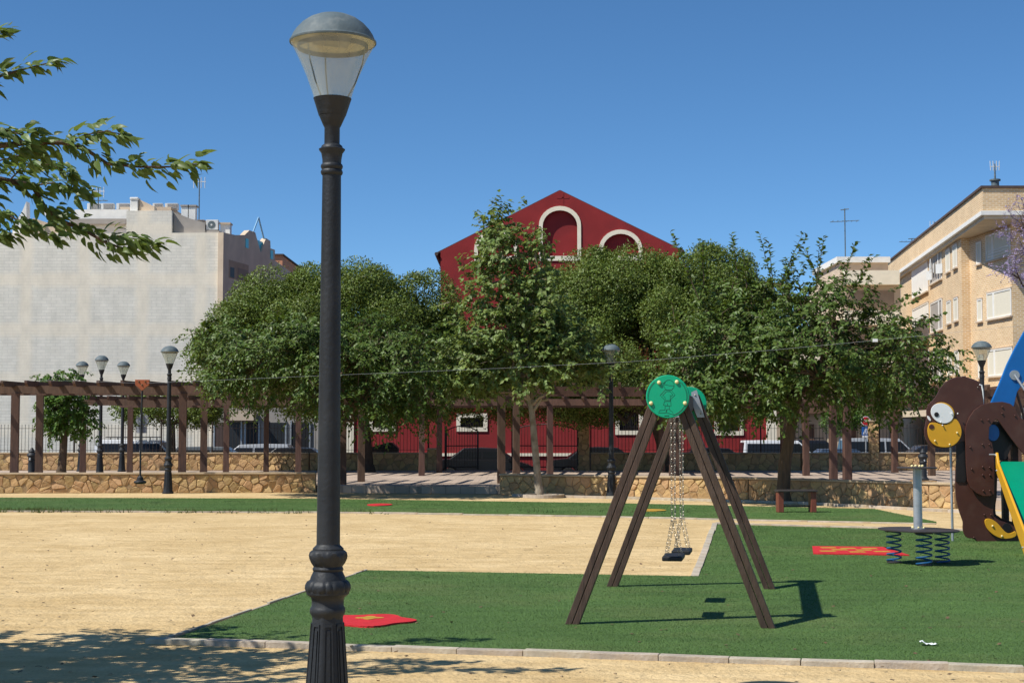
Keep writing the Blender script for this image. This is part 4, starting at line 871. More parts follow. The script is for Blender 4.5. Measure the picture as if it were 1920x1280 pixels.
wh = [[rp(a, d), rp(b, d), rp(b, c), rp(a, c)] for a, b, c, d in wins]
wall_with_holes(low, wh, -1.2, -.9).build('lower_wall', 'red_render', rb)
wallbox(MB(), low[0][0] + .01, low[1][0] - .01, -.898, 13, .02, low[2][1] - .01).build('lower_storey', 'dark_opening', rb)
wallbox(MB(), low[0][0] - .15, low[1][0] + .15, -1.35, 13.2, low[2][1] + .002, low[2][1] + .2).build('lower_roof', 'roof_dark', rb)
for h_ in wh:
    (x0, z0), (x1, z1) = h_[0], h_[2]; t_ = .2
    fr = MB(); fo = [(x0 - t_, z0 - t_), (x1 + t_, z0 - t_), (x1 + t_, z1 + t_), (x0 - t_, z1 + t_)]
    wo = wall_with_holes(fo, [h_], -1.25, -1.203).build('window_frame', 'cream_trim', rb)
    for i in range(1, 9): wallbox(MB(), x0 + (x1 - x0) * i / 9 - .012, x0 + (x1 - x0) * i / 9 + .012, -1.16, -1.13, z0, z1).build('window_bar', 'fence_iron', wo)
    wallbox(MB(), x0 + .02, x1 - .02, -.97, -.95, z0 + .02, z1 - .02).build('pane', 'window_glass', wo)
for xx in (low[0][0], low[1][0] - .5): wallbox(MB(), xx + .01, xx + .49, -1.28, -1.203, .45, low[2][1] - .02).build('corner_trim', 'cream_trim', rb)
wallbox(MB(), low[0][0] + .5, low[1][0] - .5, -1.27, -1.203, rp(0, 848.6)[1] - .14, rp(0, 848.6)[1]).build('plinth', 'cream_trim', rb)
# faint cross in low relief under the ridge
cx_, cz_ = rp(1055.5, 371); wallbox(wallbox(MB(), cx_ - .035, cx_ + .035, -.012, -.002, cz_ - .45, cz_ + .25), cx_ - .3, cx_ + .3, -.012, -.0025, cz_ - .03, cz_ + .04).build('cross_relief', 'red_render', rb)

# --- left party-wall building
YL = 80.0
lbd = thing('apartment_building', 'pale block-walled apartment building with rooftop air conditioners on the left', 'building', (XAT(408, YL), YL, STREET))
lx = lbd.location.x
def lp(px, py, Y=YL): v = AT(px, py, Y); return (v.x - lx, v.z - STREET)
fac = [lp(-260, 640)[0], 0]
prof = [(lp(-260, 600)[0], 0), (0, 0), (0, lp(408, 436)[1]), lp(322, 436.5), lp(322, 395), lp(237, 395), lp(237, 437), (lp(-260, 437)[0], lp(0, 437)[1])]
MB().prism(prof, 'y', 0, 1.2).build('party_wall', 'party_wall', lbd)
zr = lp(408, 440)[1]
sideX = lp(505, 600, 87)[0]
sidepoly = [(0.0, .004), (sideX, 7.0), (sideX, 16), (lp(-260, 600)[0], 16), (lp(-260, 600)[0], 1.202), (0, 1.202)]
MB().prism(sidepoly, 'z', 0, zr - .35).build('main_block', 'beige_render', lbd)
dS = Vector((sideX, 7.0)); LS = dS.length; dS.normalize(); nS = Vector((dS.y, -dS.x))
def sp(px, py, dd=0.0):
    """point on the receding side wall hit by a pixel, in side coordinates (s, z)"""
    r_ = ray(px, py); k = r_.x / r_.y; # (lx+dS.x*s) = k*(YL+dS.y*s)
    s_ = (k * YL - lx) / (dS.x - k * dS.y); Y_ = YL + dS.y * s_; return s_, AT(px, py, Y_).z - STREET
def sidebox(name, s0, s1, z0, z1, d0, d1, mt, parent=lbd):
    vs = []
    for d_ in (d0, d1):
        for (s_, z_) in ((s0, z0), (s1, z0), (s1, z1), (s0, z1)): p_ = dS * s_ + nS * d_; vs.append((p_.x, p_.y, z_))
    return MB().add(vs, [(0, 1, 2, 3), (7, 6, 5, 4), (0, 4, 5, 1), (1, 5, 6, 2), (2, 6, 7, 3), (3, 7, 4, 0)]).build(name, mt, parent)
def sidepoly_(name, pts, d0, d1, mt):
    vs = []; n = len(pts)
    for d_ in (d0, d1):
        for (s_, z_) in pts: p_ = dS * s_ + nS * d_; vs.append((p_.x, p_.y, z_))
    return MB().add(vs, [tuple(range(n)), tuple(range(2 * n - 1, n - 1, -1))] + [(i, i + n, (i + 1) % n + n, (i + 1) % n) for i in range(n)]).build(name, mt, lbd)
par = [sp(409, 436), sp(431, 441), sp(449, 441), sp(457, 433), sp(458, 432), sp(469, 436), sp(472, 447), sp(479.5, 474), sp(487, 452), sp(490, 447), sp(497.5, 452), sp(498, 466), sp(504, 468)]
zb0 = 0.0
sidepoly_('side_parapet', [(par[0][0], zb0)] + [(LS, zb0)] + [(LS, par[-1][1])] + par[::-1][1:], .004, .30, 'beige_render')
s0, z1_ = sp(419, 487); s1, z0_ = sp(456, 530)
lg = sidebox('loggia', s0, s1, z0_, z1_, .303, .308, 'loggia_render')
sidebox('loggia_opening', s0 + .18, s0 + .75, z0_ + .05, z0_ + (z1_ - z0_) * .62, .3085, .311, 'dark_opening', lg)
sidebox('loggia_back', s0 + 1.2, s1 - .05, z0_ + .02, z1_ - .3, .3115, .314, 'loggia_shade', lg)
for (a, b, c, d) in ((450.5, 455.5, 447, 466), (497.5, 502, 469, 487)):
    s0, z1_ = sp(a, c); s1, z0_ = sp(b, d); sidebox('turquoise_panel', s0, s1, z0_, z1_, .302, .33, 'turquoise')
sidepoly_('turquoise_triangle', [sp(473, 449), sp(486.5, 454), sp(479.5, 472)], .08, .2, 'turquoise')
tri = [sp(469, 437), sp(480, 408), sp(490, 448)]
tp3 = [Vector((*(dS * a + nS * .15), b)) for a, b in tri]
for (a, b) in ((0, 1), (1, 2)): MB().tube([tp3[a], tp3[b]], .05, 6).build('roof_tube', 'blue_tube', lbd)
for fl_ in range(3):
    for (a, b) in ((.5, 1.3), (3.6, 4.6)):
        z_ = 1.2 + fl_ * 2.9; wv = sidebox('window', a, b, z_, z_ + 1.3, .303, .312, 'dark_opening')
# setback roof storey and stair walls
def rbox(name, px0, px1, pyt, pyb, Yf_, depth, mt, parent=lbd, bevel=0):
    (x0, z1), (x1, z0) = lp(px0, pyt, Yf_), lp(px1, pyb, Yf_); return wallbox(MB(), x0, x1, Yf_ - YL, Yf_ - YL + depth, z0, z1).build(name, mt, parent, bevel=bevel)
rbox('roof_storey', 140, 240, 393, 445, 83.0, 7, 'white_paint'); rbox('roof_storey', 225, 320, 388, 445, 84, 6, 'beige_render')
rbox('roof_storey', 323, 383, 412, 445, 82, 5, 'beige_render')
rbox('roof_lintel', 130, 236, 410, 420, 82.6, .3, 'grey_render')
rbox('chimney', 244, 258, 374, 396, 80.3, .5, 'white_paint', bevel=.03); rbox('chimney_cap', 243, 259, 369.5, 374.3, 80.25, .6, 'white_paint', bevel=.05)
MB().prism([lp(258, 372), lp(286, 385), lp(286, 397), lp(258, 397)], 'y', .4, 1.0).build('stair_wall', 'beige_render', lbd)
MB().prism([lp(323, 396), lp(353, 408), lp(382, 416), lp(382, 437), lp(323, 437)], 'y', .3, .9).build('stair_wall', 'grey_render', lbd)
MB().prism([lp(57, 380), lp(82, 388), lp(82, 402), lp(73, 402)], 'y', 1.5, 1.9).build('stair_wall', 'white_paint', lbd)
MB().prism([lp(20, 425), lp(38, 395), lp(46, 376), lp(47, 440), lp(20, 440)], 'y', .3, .9).build('stair_wall', 'white_paint', lbd)
MB().prism([lp(47, 402), lp(80, 413), lp(140, 424), lp(140, 440), lp(47, 440)], 'y', 1.3, 1.7).build('stair_wall', 'beige_render', lbd)
for (a, b) in ((340, 352), (354, 366)):
    rbox('chimney', a, b, 388, 412, 81.2, .5, 'white_paint'); rbox('chimney_cap', a - 2, b + 2, 384, 387, 81.15, .6, 'grey_render')
rbox('chimney', 413, 431, 420, 442, 80.6, .5, 'white_paint'); rbox('chimney_cap', 411.5, 432, 417, 420, 80.5, .7, 'beige_render')
def ac_unit(px0, px1, py0, py1, Y, label, fan=False):
    v0, v1 = AT(px0, py1, Y), AT(px1, py0, Y); wd, ht = v1.x - v0.x, v1.z - v0.z
    t = thing('air_conditioner', label, 'air conditioner', ((v0.x + v1.x) / 2, Y, v0.z), group='rooftop air conditioners')
    MB().box((0, .2, ht / 2), (wd, .38, ht)).build('casing', 'ac_white', t, bevel=.02)
    if fan:
        MB().tube([(-.04 * wd, -.002, ht / 2), (-.04 * wd, .03, ht / 2)], ht * .38, 24).build('fan_guard', 'cap_grey', t); MB().tube([(-.04 * wd, -.02, ht / 2), (-.04 * wd, .0, ht / 2)], ht * .1, 12).build('hub', 'ac_white', t)
    else:
        g_ = MB().box((.08 * wd, .0, ht * .48), (wd * .74, .03, ht * .78)).build('grille', 'roof_dark', t)
        for i in range(4): MB().box((.08 * wd, -.02, ht * (.2 + .18 * i)), (wd * .74, .01, .02)).build('slat', 'ac_white', g_)
    MB().box((0, .2, -.05), (wd * .8, .3, .1)).build('foot', 'grey_render', t)
for k, (a, b) in enumerate(((163, 188), (189, 213), (218, 243), (286, 304), (309, 333))):
    ac_unit(a, b, 381, 392.5, 84.2, ['rooftop air conditioner furthest left, by the roof aerial', 'rooftop air conditioner second from the left', 'rooftop air conditioner just left of the white chimney', 'rooftop air conditioner partly behind the sloping stair wall', 'rooftop air conditioner just left of the twin chimneys'][k])
ac_unit(386, 409, 412, 431, 80.4, 'air conditioner with round fan at the roof corner', True)
rbox('ac_stand', 383, 411, 432.5, 437, 80.35, .6, 'grey_render')
def antenna(px, py0, py1, Y, label, kind=0):
    b_, t_ = AT(px, py1, Y), AT(px, py0, Y); t = thing('aerial', label, 'aerial', (b_.x, Y, b_.z)); H = t_.z - b_.z
    MB().tube([(0, 0, 0), (0, 0, H)], .035, 6).build('mast', 'cap_grey', t)
    if kind == 0:
        for dx in (-.3, -.1, .1, .3): MB().tube([(dx, 0, H - .55), (dx, 0, H + .05)], .02, 5).build('rod', 'ac_white', t)
        MB().tube([(-.34, 0, H - .2), (.34, 0, H - .2)], .02, 5).build('boom', 'ac_white', t)
    else:
        MB().tube([(-.9, 0, H * .72), (.9, .1, H * .76)], .02, 5).build('boom', 'cap_grey', t)
        for i in range(6): MB().tube([(-.75 + .3 * i, -.3, H * .74), (-.75 + .3 * i, .3, H * .74)], .014, 4).build('rod', 'cap_grey', t)
        MB().tube([(-.25, 0, H * .97), (.25, 0, H * .99)], .03, 5).build('boom', 'cap_grey', t)
antenna(184, 352, 392, 83.6, 'forked white aerial above the air conditioners on the left roof'); antenna(373, 334, 416, 82.3, 'tall aerial on the left roof beside the corner'); antenna(170, 370, 393, 83.5, 'short thin aerial on the left roof, left of the forked one', 1)
# grey shop ground floor at the foot of the left building
sh = thing('shopfront', 'grey shaded shopfront with dark doorway beyond the railings', 'shop', (XAT(402, 79), 79, STREET))
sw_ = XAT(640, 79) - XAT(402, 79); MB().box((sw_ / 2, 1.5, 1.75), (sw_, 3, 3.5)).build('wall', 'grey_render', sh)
for i, (a, b, mt_) in enumerate(((404, 422, 'roof_dark'), (428, 452, 'window_glass'), (462, 485, 'dark_opening'), (505, 535, 'window_glass'), (548, 580, 'dark_opening'))):
    x0, x1 = XAT(a, 79) - sh.location.x, XAT(b, 79) - sh.location.x; d_ = wallbox(MB(), x0, x1, -.06, -.003, .1, 2.6).build('door' if i == 2 else 'shop_window', mt_, sh)
    wallbox(wallbox(MB(), x0 - .08, x0 - .003, -.09, -.004, .1, 2.7), x1 + .003, x1 + .08, -.09, -.004, .1, 2.7).build('jamb', 'galvanised', d_)
MB().box((sw_ * .22, -.5, 2.95), (1.5, .9, .5)).build('sign_box', 'beige_render', sh)
# terracotta house behind
tb_ = thing('terracotta_house', 'terracotta rendered house with sloping roof behind the left building', 'building', (XAT(527, 100), 100, STREET))
zt0 = ZAT(479, 100) - STREET; xr = XAT(575, 112) - XAT(527, 100); x_l = XAT(470, 100) - XAT(527, 100)
MB().prism([(x_l, 0), (0, 0), (xr, 12), (x_l, 14)], 'z', 0, zt0).build('wall', 'terracotta', tb_)
MB().prism([(x_l - .1, -.12), (.08, -.12), (xr + .1, 12.1), (x_l, 14.2)], 'z', zt0 + .003, zt0 + .10).build('roof', 'roof_dark', tb_)
MB().prism([(x_l - .05, -.06), (.04, -.06), (xr + .06, 12.02), (x_l, 14.1)], 'z', zt0 - 3.2, zt0 - 2.8).build('string_course', 'cream_trim', tb_)

# --- right brick apartment building
bb = thing('brick_apartment_building', 'ochre brick apartment building with overhanging parapet on the right', 'building', (24.1, 82.0, STREET))
bo = Vector((24.1, 82.0)); uB = Vector((.105, 1)).normalized()
P0 = Vector((23.0, 74.5)) - bo
def bz(py, Y): return ZAT(py, Y) - STREET
ztop = bz(353, 74.5); zsof = bz(410, 74.5); LB = 46
farP = P0 + uB * (LB + 8)
MB().prism([tuple(P0), (P0.x + 30, P0.y), (P0.x + 30, farP.y), tuple(farP)], 'z', zsof + .38, ztop).build('parapet', 'ochre_brick', bb)
MB().prism([(P0.x - .1, P0.y - .08), (P0.x + 30.1, P0.y - .08), (P0.x + 30.1, farP.y + .1), (farP.x - .1, farP.y + .1)], 'z', ztop + .002, ztop + .12).build('coping', 'roof_dark', bb)
MB().prism([(P0.x - .12, P0.y - .1), (P0.x + 30, P0.y - .1), (P0.x + 30, farP.y), (farP.x - .12, farP.y)], 'z', zsof + .17, zsof + .377).build('cornice', 'white_paint', bb)
MB().prism([(P0.x + .08, P0.y + .08), (P0.x + 30, P0.y + .08), (P0.x + 30, farP.y), (farP.x + .08, farP.y)], 'z', zsof, zsof + .168).build('soffit', 'cream_wall', bb)
C1 = Vector((.46, 0)); C2 = Vector((25.0, 76.5)) - bo
foot_ = [(0, 0), tuple(uB * LB), (30, (uB * LB).y), (30, C2.y), tuple(C2), tuple(C1)]
MB().prism(foot_, 'z', 3.4, zsof - .003).build('brick_walls', 'ochre_brick', bb)
MB().prism([(p[0] + (.12 if i in (0, 1, 4, 5) else 0), p[1] + (.1 if i in (3, 4) else 0)) for i, p in enumerate(foot_)], 'z', 0, 3.397).build('ground_floor', 'cream_wall', bb)
MB().prism([(-1.2, -6.0), (-.5, 30), (1, 30), (1, -6.0)], 'z', 3.0, 3.35).build('canopy', 'cream_wall', bb)
def fwin(base, direc, normal, s0, s1, z0, z1, mt='blind', depth=.14, nm='window', frame='white_paint', split=False, sill=True):
    """window: dark reveal, frame, blind and sill on a wall line base + s*direc; normal faces out"""
    def bx_(name, a, b, c, d, e, f_, m_, par):
        vs = []
        for dd in (e, f_):
            for (s_, z_) in ((a, c), (b, c), (b, d), (a, d)): p_ = base + direc * s_ + normal * dd; vs.append((p_.x, p_.y, z_))
        return MB().add(vs, [(0, 1, 2, 3), (7, 6, 5, 4), (0, 4, 5, 1), (1, 5, 6, 2), (2, 6, 7, 3), (3, 7, 4, 0)]).build(name, m_, par)
    wn_ = bx_(nm, s0, s1, z0, z1, .003, .012, 'dark_opening', bb)
    f_ = .07
    for (a, b, c, d) in ((s0, s0 + f_, z0, z1), (s1 - f_, s1, z0, z1), (s0 + f_, s1 - f_, z0, z0 + f_), (s0 + f_, s1 - f_, z1 - f_, z1)): bx_('frame', a, b, c, d, .013, .06, frame, wn_)
    if split: m_ = s0 + (s1 - s0) * .28; bx_('mullion', m_ - .09, m_ + .09, z0 + f_, z1 - f_, .013, .06, frame, wn_)
    bx_('blind', s0 + f_, s1 - f_, z0 + f_ + (.0 if mt == 'blind' else .0), z1 - f_, .014, .03, mt, wn_)
    bx_('lintel', s0 - .03, s1 + .03, z1 + .002, z1 + .08, .004, .07, 'beige_render', wn_)
    if sill: bx_('sill', s0 - .06, s1 + .06, z0 - .09, z0 - .002, .004, .14, 'beige_render', wn_)
    return wn_
nB = Vector((-uB.y, uB.x))
def sL(px): r_ = ray(px, 600); k = r_.x / r_.y; return (k * bo.y - bo.x) / (uB.x - k * uB.y)
ZS = [bz(524, 90) - 5.8, bz(524, 90) - 2.9, bz(524, 90)]
for zi, z_ in enumerate(ZS):
    for (a, b) in ((1797.5, 1790), (1784, 1776.5)):
        fwin(Vector((0, 0)), uB, nB, sL(a), sL(b), z_, z_ + 1.25)
    fwin(Vector((0, 0)), uB, nB, sL(1768), sL(1746), z_ - .15, z_ + 1.6, 'grey_render', split=True)
    wl = fwin(Vector((0, 0)), uB, nB, sL(1742), sL(1712), z_ - .4, z_ + 1.8, 'white_paint', nm='balcony_screen')
    fwin(Vector((0, 0)), uB, nB, sL(1690), sL(1684), z_, z_ + 1.25); fwin(Vector((0, 0)), uB, nB, sL(1681), sL(1676), z_, z_ + 1.25)
dR = (C2 - C1); LR = dR.length; dR.normalize(); nR = Vector((dR.y, -dR.x)); nR = nR if nR.x < 0 else -nR
def sRt(px): r_ = ray(px, 600); k = r_.x / r_.y; c = C1 + bo; return (k * c.y - c.x) / (dR.x - k * dR.y)
for zi, py in enumerate((704, 596, 486)):
    z_ = bz(py, 78.5); fwin(C1, dR, nR, sRt(1852.5), sRt(1898), z_, z_ + 1.35, split=True, nm='bay_window')
    fwin(C1, dR, nR, sRt(1834), sRt(1843), z_ - .0, z_ + 1.15)
hl = bz(478, 77.6)
for i in range(3):
    p0_, p1_ = C1 + dR * sRt(1868) + nR * .35, C1 + dR * sRt(1905) + nR * .35; MB().tube([(p0_.x, p0_.y, hl + .14 * i), (p1_.x, p1_.y, hl + .14 * i)], .025, 6).build('balcony_rail', 'white_paint', bb)
# loose awning and laundry at a top-floor window
rg = random.Random(8)
for i in range(5):
    s_ = sL(1768) + (sL(1744) - sL(1768)) * i / 5; p_ = nB * (.1 + .25 * rg.random()) + uB * s_
    MB().box((0, 0, 0), (.05, .5, .55), rg.uniform(-.6, .6)).build('laundry', 'ac_white', bb, loc=(p_.x, p_.y, ZS[2] + .3 + rg.uniform(0, .9)))
# roof things
rc = AT(1866, 353, 79); ch = thing('flue', 'grey metal flue on the brick building roof with aerial on top', 'flue', (rc.x, 79, ztop + STREET + .1))
MB().lathe([(.2, -.1), (.2, 1.0), (.28, 1.0), (.28, 1.08), (.05, 1.09), (.03, 1.9)], 14).build('pipe', 'cap_grey', ch, smooth=True)
for dx in (-.22, -.08, .08, .22): MB().tube([(dx, 0, 1.55), (dx * 1.1, 0, 2.05)], .02, 5).build('rod', 'ac_white', ch)
MB().tube([(-.25, 0, 1.75), (.25, 0, 1.75)], .02, 5).build('boom', 'ac_white', ch)
rt = AT(1905, 352, 80); tk = thing('roof_tank', 'concrete roof hump with black ball vent on the brick building', 'roof vent', (rt.x, 80, ztop + STREET + .1))
MB().lathe([(1.1, -.1), (1.1, .25), (.7, .42), (.1, .46)], 20, (.3, 0, 0)).build('hump', 'concrete', tk, smooth=True); MB().ball((.1, -.3, .52), .2, 12, 8).build('vent', 'black_panel', tk, smooth=True)
antenna(1753, 416, 445, 100, 'small aerial above the long brick parapet'); antenna(1710, 447, 470, 108, 'short dark aerial far along the brick parapet', 1)
# --- cream apartment block beyond, with balcony bands
cb_ = thing('cream_apartment_block', 'cream and brown apartment block with white roof parapet behind the right mulberry tree', 'building', (XAT(1440, 92), 92, STREET))
cw = XAT(1692, 92) - XAT(1440, 92); cz = bz(512, 92); xt = XAT(1580, 92) - XAT(1440, 92); cl = bz(640, 92)
MB().box((cw / 2, 5, cl / 2), (cw, 10, cl)).build('wall', 'beige_render', cb_); wallbox(MB(), xt, cw - .01, .01, 9.9, cl + .002, cz).build('upper_wall', 'beige_render', cb_)
zp0 = bz(479, 92); x0, x1 = XAT(1583, 92) - XAT(1440, 92), XAT(1675, 92) - XAT(1440, 92)
wallbox(MB(), x0, x1, .8, 8, cz + .002, zp0 - .35).build('roof_storey', 'beige_render', cb_); wallbox(MB(), x0 - .2, x1 + .1, .6, 8.2, zp0 - .35 + .002, zp0).build('white_parapet', 'white_paint', cb_)
for py in (535, 610, 690, 775):
    z_ = bz(py, 92); xa = .3 if py > 650 else xt + .1; wallbox(MB(), xa, cw - .2, -.6, -.003, z_, z_ + .85).build('balcony', 'cream_trim' if py < 700 else 'brown_fascia', cb_)
    if py > 560: wallbox(MB(), xa + .2, cw - .4, -.02, -.004, z_ + .9, z_ + 2.1).build('window_band', 'loggia_shade', cb_)
for i in range(6): wallbox(MB(), 1 + i * 1.25, 1.5 + i * 1.25, -.06, -.025, .2, 2.6).build('shutter', 'brown_fascia' if i % 2 else 'cream_wall', cb_)
antenna(1585, 391, 482, 93, 'tall bare aerial with wide boom above the right mulberry tree', 1)

# ------------------------------------------------------------------ traffic signs
def text_mesh(txt, size, mt, name):
    cu = bpy.data.curves.new(name, 'FONT'); cu.body = txt; cu.size = size; cu.align_x = 'CENTER'; cu.align_y = 'CENTER'; cu.extrude = .003
    ob = bpy.data.objects.new(name, cu); COL.objects.link(ob); dg = bpy.context.evaluated_depsgraph_get(); me = bpy.data.meshes.new_from_object(ob.evaluated_get(dg))
    bpy.data.objects.remove(ob); me.materials.clear(); me.materials.append(M[mt]); return me
Ys = 62.2; sx_ = XAT(1623, Ys); sg = thing('stop_sign', 'red octagonal STOP sign above blue pedestrian sign beyond the railings', 'road sign', (sx_, Ys, STREET + .14))
zc = ZAT(789, Ys) - STREET - .14; MB().tube([(0, .04, 0), (0, .04, zc + .2)], .03, 8).build('pole', 'galvanised', sg)
oc = lambda r: [(r * math.cos(R(22.5 + 45 * i)), zc + r * math.sin(R(22.5 + 45 * i))) for i in range(8)]
MB().prism(oc(.20), 'y', -.004, .006).build('border', 'sign_white', sg); ot = MB().prism(oc(.178), 'y', -.009, -.0045).build('plate', 'sign_red', sg)
tx = link('lettering', text_mesh('STOP', .145, 'sign_white', 'lettering'), ot, (0, -.012, zc), (R(90), 0, 0))
z2 = ZAT(808, Ys) - STREET - .14
MB().box((0, 0, z2), (.34, .012, .34)).build('plate', 'sign_blue', sg); MB().prism([(-.135, z2 - .115), (.135, z2 - .115), (0, z2 + .13)], 'y', -.011, -.0065).build('triangle', 'sign_white', sg)
MB().tube([(-.05, -.013, z2 - .09), (.0, -.013, z2 - .02), (.045, -.013, z2 - .09)], .012, 5).tube([(0, -.013, z2 - .02), (0, -.013, z2 + .03)], .014, 5).ball((0, -.013, z2 + .06), .02, 8, 5).build('pictogram', 'sign_blue', sg)
MB().box((0, 0, ZAT(818, Ys) - STREET - .14), (.3, .01, .08)).build('lower_plate', 'sign_white', sg)
sg2 = thing('road_sign', 'round road sign seen from its grey back, above a small plate', 'road sign', (XAT(266.5, 62), 62, STREET + .14))
z_ = ZAT(786, 62) - STREET - .14; MB().tube([(0, -.05, 0), (0, -.05, z_ + .25)], .035, 8).build('pole', 'galvanised', sg2)
MB().tube([(.02, -.01, z_), (.02, .01, z_)], .26, 28).build('round_plate', 'sign_back', sg2); MB().box((0, 0, z_ - .42), (.42, .012, .26)).build('lower_plate', 'sign_back', sg2)

# ------------------------------------------------------------------ cars
def car(px, Y, label, mt, kind='sedan', facing=1, scale=1.0, rack=False):
    t = thing('parked_car' if kind != 'van' else 'parked_van', label, 'car' if kind != 'van' else 'van', (XAT(px, Y), Y, STREET), 0 if facing > 0 else math.pi, group='cars parked in the street')
    t.scale = (scale,) * 3
    P = {'sedan': dict(L=4.4, W=1.76, H=1.45, hood=.86, cab=(-1.45, -.85, .62, 1.35), tail=.98),
         'hatch': dict(L=4.0, W=1.74, H=1.48, hood=.90, cab=(-1.85, -1.55, .55, 1.2), tail=1.0),
         'van': dict(L=4.4, W=1.82, H=1.82, hood=1.05, cab=(-2.1, -2.0, .62, 1.35), tail=1.12)}[kind]
    L2, W2, H = P['L'] / 2, P['W'] / 2, P['H']; a, b, c, d = P['cab']; hd_, tl = P['hood'], P['tail']
    body = [(-L2, .28), (-L2 + .02, .62), (-L2 + .08, tl - .06), (a - .05, tl), (d, hd_ + .04), (L2 - .35, hd_ - .10), (L2 - .05, hd_ - .28), (L2, .50), (L2 - .04, .26)]
    for wx in (L2 - .85, -L2 + .85):
        pass
    arc = lambda cx: [(cx + .36 * math.cos(R(x)), .30 + .36 * math.sin(R(x))) for x in (0, 30, 60, 90, 120, 150, 180)]
    body = body + arc(L2 - .82) + arc(-L2 + .80)
    MB().prism(body, 'y', -W2, W2).build('body', mt, t, bevel=.05)
    # cabin as a tapered loft
    zs = min(hd_, tl) - .03; lowp = [(a - .02, zs), (d + .02, zs)]; wt = W2 - .20
    def ring(y_, inset, z1): return None
    A = [(a, tl - .02), (b, H - .02), ((b + c) / 2, H), (c, H - .03), (d, hd_ + .02)]
    vs = []
    for sgn in (-1, 1):
        for i, (x_, z_) in enumerate(A): k = (z_ - zs) / (H - zs); vs.append((x_, sgn * (W2 - .06 - .17 * k), z_))
    n = 5; fs = [tuple(range(n)), tuple(range(2 * n - 1, n - 1, -1))] + [(i, i + n, (i + 1) % n + n, (i + 1) % n) for i in range(n)]
    MB().add(vs, fs).build('cabin', mt, t, bevel=.035)
    def side_pt(x_, z_, sgn): k = (z_ - zs) / (H - zs); return (x_, sgn * (W2 - .06 - .17 * k + .006), z_)
    for sgn in (-1, 1):
        zt1, zb1 = H - .17, max(hd_, tl) + .03
        f = lambda x0, x1, z: x0 + (x1 - x0) * (z - tl) / (H - tl)
        for (q0, q1, r0, r1) in ((f(a, b, zb1) + .18, -.12, f(a, b, zt1) + .14, -.12), (-.04, f(d, c, zb1) - .16, -.04, f(d, c, zt1) - .12)):
            p4 = [side_pt(q0, zb1, sgn), side_pt(q1, zb1, sgn), side_pt(r1, zt1, sgn), side_pt(r0, zt1, sgn)]
            inn = [(x_, y_ - sgn * .03, z_) for x_, y_, z_ in p4]
            MB().add(p4 + inn, [(0, 1, 2, 3), (7, 6, 5, 4), (0, 4, 5, 1), (1, 5, 6, 2), (2, 6, 7, 3), (3, 7, 4, 0)]).build('side_window', 'car_glass', t)
        for wx in (L2 - .82, -L2 + .80):
            whl = MB().tube([(wx, sgn * (W2 - .2), .31), (wx, sgn * (W2 - .01), .31)], .31, 22).build('wheel', 'tyre', t, bevel=.02)
            MB().tube([(wx, sgn * (W2 - .03), .31), (wx, sgn * (W2 + .0), .31)], .19, 14).build('rim', 'rim', whl)
        MB().box((L2 - .10, sgn * (W2 - .25), hd_ - .28), (.16, .34, .12)).build('headlight', 'lamp_clear', t, bevel=.02)
        MB().box((-L2 + .06, sgn * (W2 - .16), tl - .22), (.10, .22, .26)).build('tail_light', 'tail_red', t, bevel=.02)
        MB().box((d - .30, sgn * (W2 + .06), hd_ + .12), (.10, .16, .12)).build('mirror', mt, t, bevel=.03)
    for (x0, z0, x1, z1) in ((d, hd_ + .05, c, H - .04), (a, tl + .02, b, H - .05)):   # windscreen and rear window
        e = .1; p0, p1 = Vector((x0 + (x1 - x0) * e, 0, z0 + (z1 - z0) * e)), Vector((x0 + (x1 - x0) * .88, 0, z0 + (z1 - z0) * .88)); ou = Vector((1, 0, .6)) * .012 * (1 if x0 > 0 else -1); ou.z = abs(ou.z)
        MB().add([p0 + ou + Vector((0, -W2 + .18, 0)), p0 + ou + Vector((0, W2 - .18, 0)), p1 + ou + Vector((0, W2 - .30, 0)), p1 + ou + Vector((0, -W2 + .30, 0)), p0 - ou + Vector((0, -W2 + .18, 0)), p0 - ou + Vector((0, W2 - .18, 0)), p1 - ou + Vector((0, W2 - .30, 0)), p1 - ou + Vector((0, -W2 + .30, 0))],
                 [(0, 1, 2, 3), (7, 6, 5, 4), (0, 4, 5, 1), (1, 5, 6, 2), (2, 6, 7, 3), (3, 7, 4, 0)]).build('windscreen' if x0 > 0 else 'rear_window', 'car_glass', t)
    if rack:
        rk = MB()
        for sgn in (-1, 1): rk.tube([(-1.6, sgn * .62, H + .10), (.5, sgn * .62, H + .10)], .02, 6)
        for x_ in (-1.5, -.8, -.1, .4): rk.tube([(x_, -.62, H + .10), (x_, .62, H + .10)], .02, 6)
        for x_ in (-1.4, .3):
            for sgn in (-1, 1): rk.tube([(x_, sgn * .62, H - .04), (x_, sgn * .62, H + .10)], .02, 6)
        rk.build('roof_rack', 'rubber', t)
    return t
car(276, 64.6, 'white van with black roof rack behind the left railings', 'car_white', 'van', 1, .98, True)
car(405, 66.5, 'grey-blue car behind the railings, right of the white van', 'car_grey', 'hatch', 1); car(478, 72, 'silver hatchback further back before the shopfront', 'car_silver', 'hatch', -1, 1.05)
car(560, 65.5, 'black car at the left of the tall lamp post, behind the railings', 'car_black', 'sedan', 1)
car(908, 64.5, 'black saloon car seen through the open gate', 'car_black', 'sedan', 1, 1.0); car(1128, 64.6, 'black saloon car behind the right gate pillar', 'car_black', 'sedan', 1, 1.02)
car(1335, 64.6, 'black car behind the swing, before the red facade', 'car_black', 'sedan', 1)
car(1468, 72, 'white car far back by the cream corner of the red building', 'car_white', 'van', 1, .95); car(1573, 64.5, 'blue-grey saloon car behind the twin pergola posts', 'car_blue', 'sedan', 1, .97)
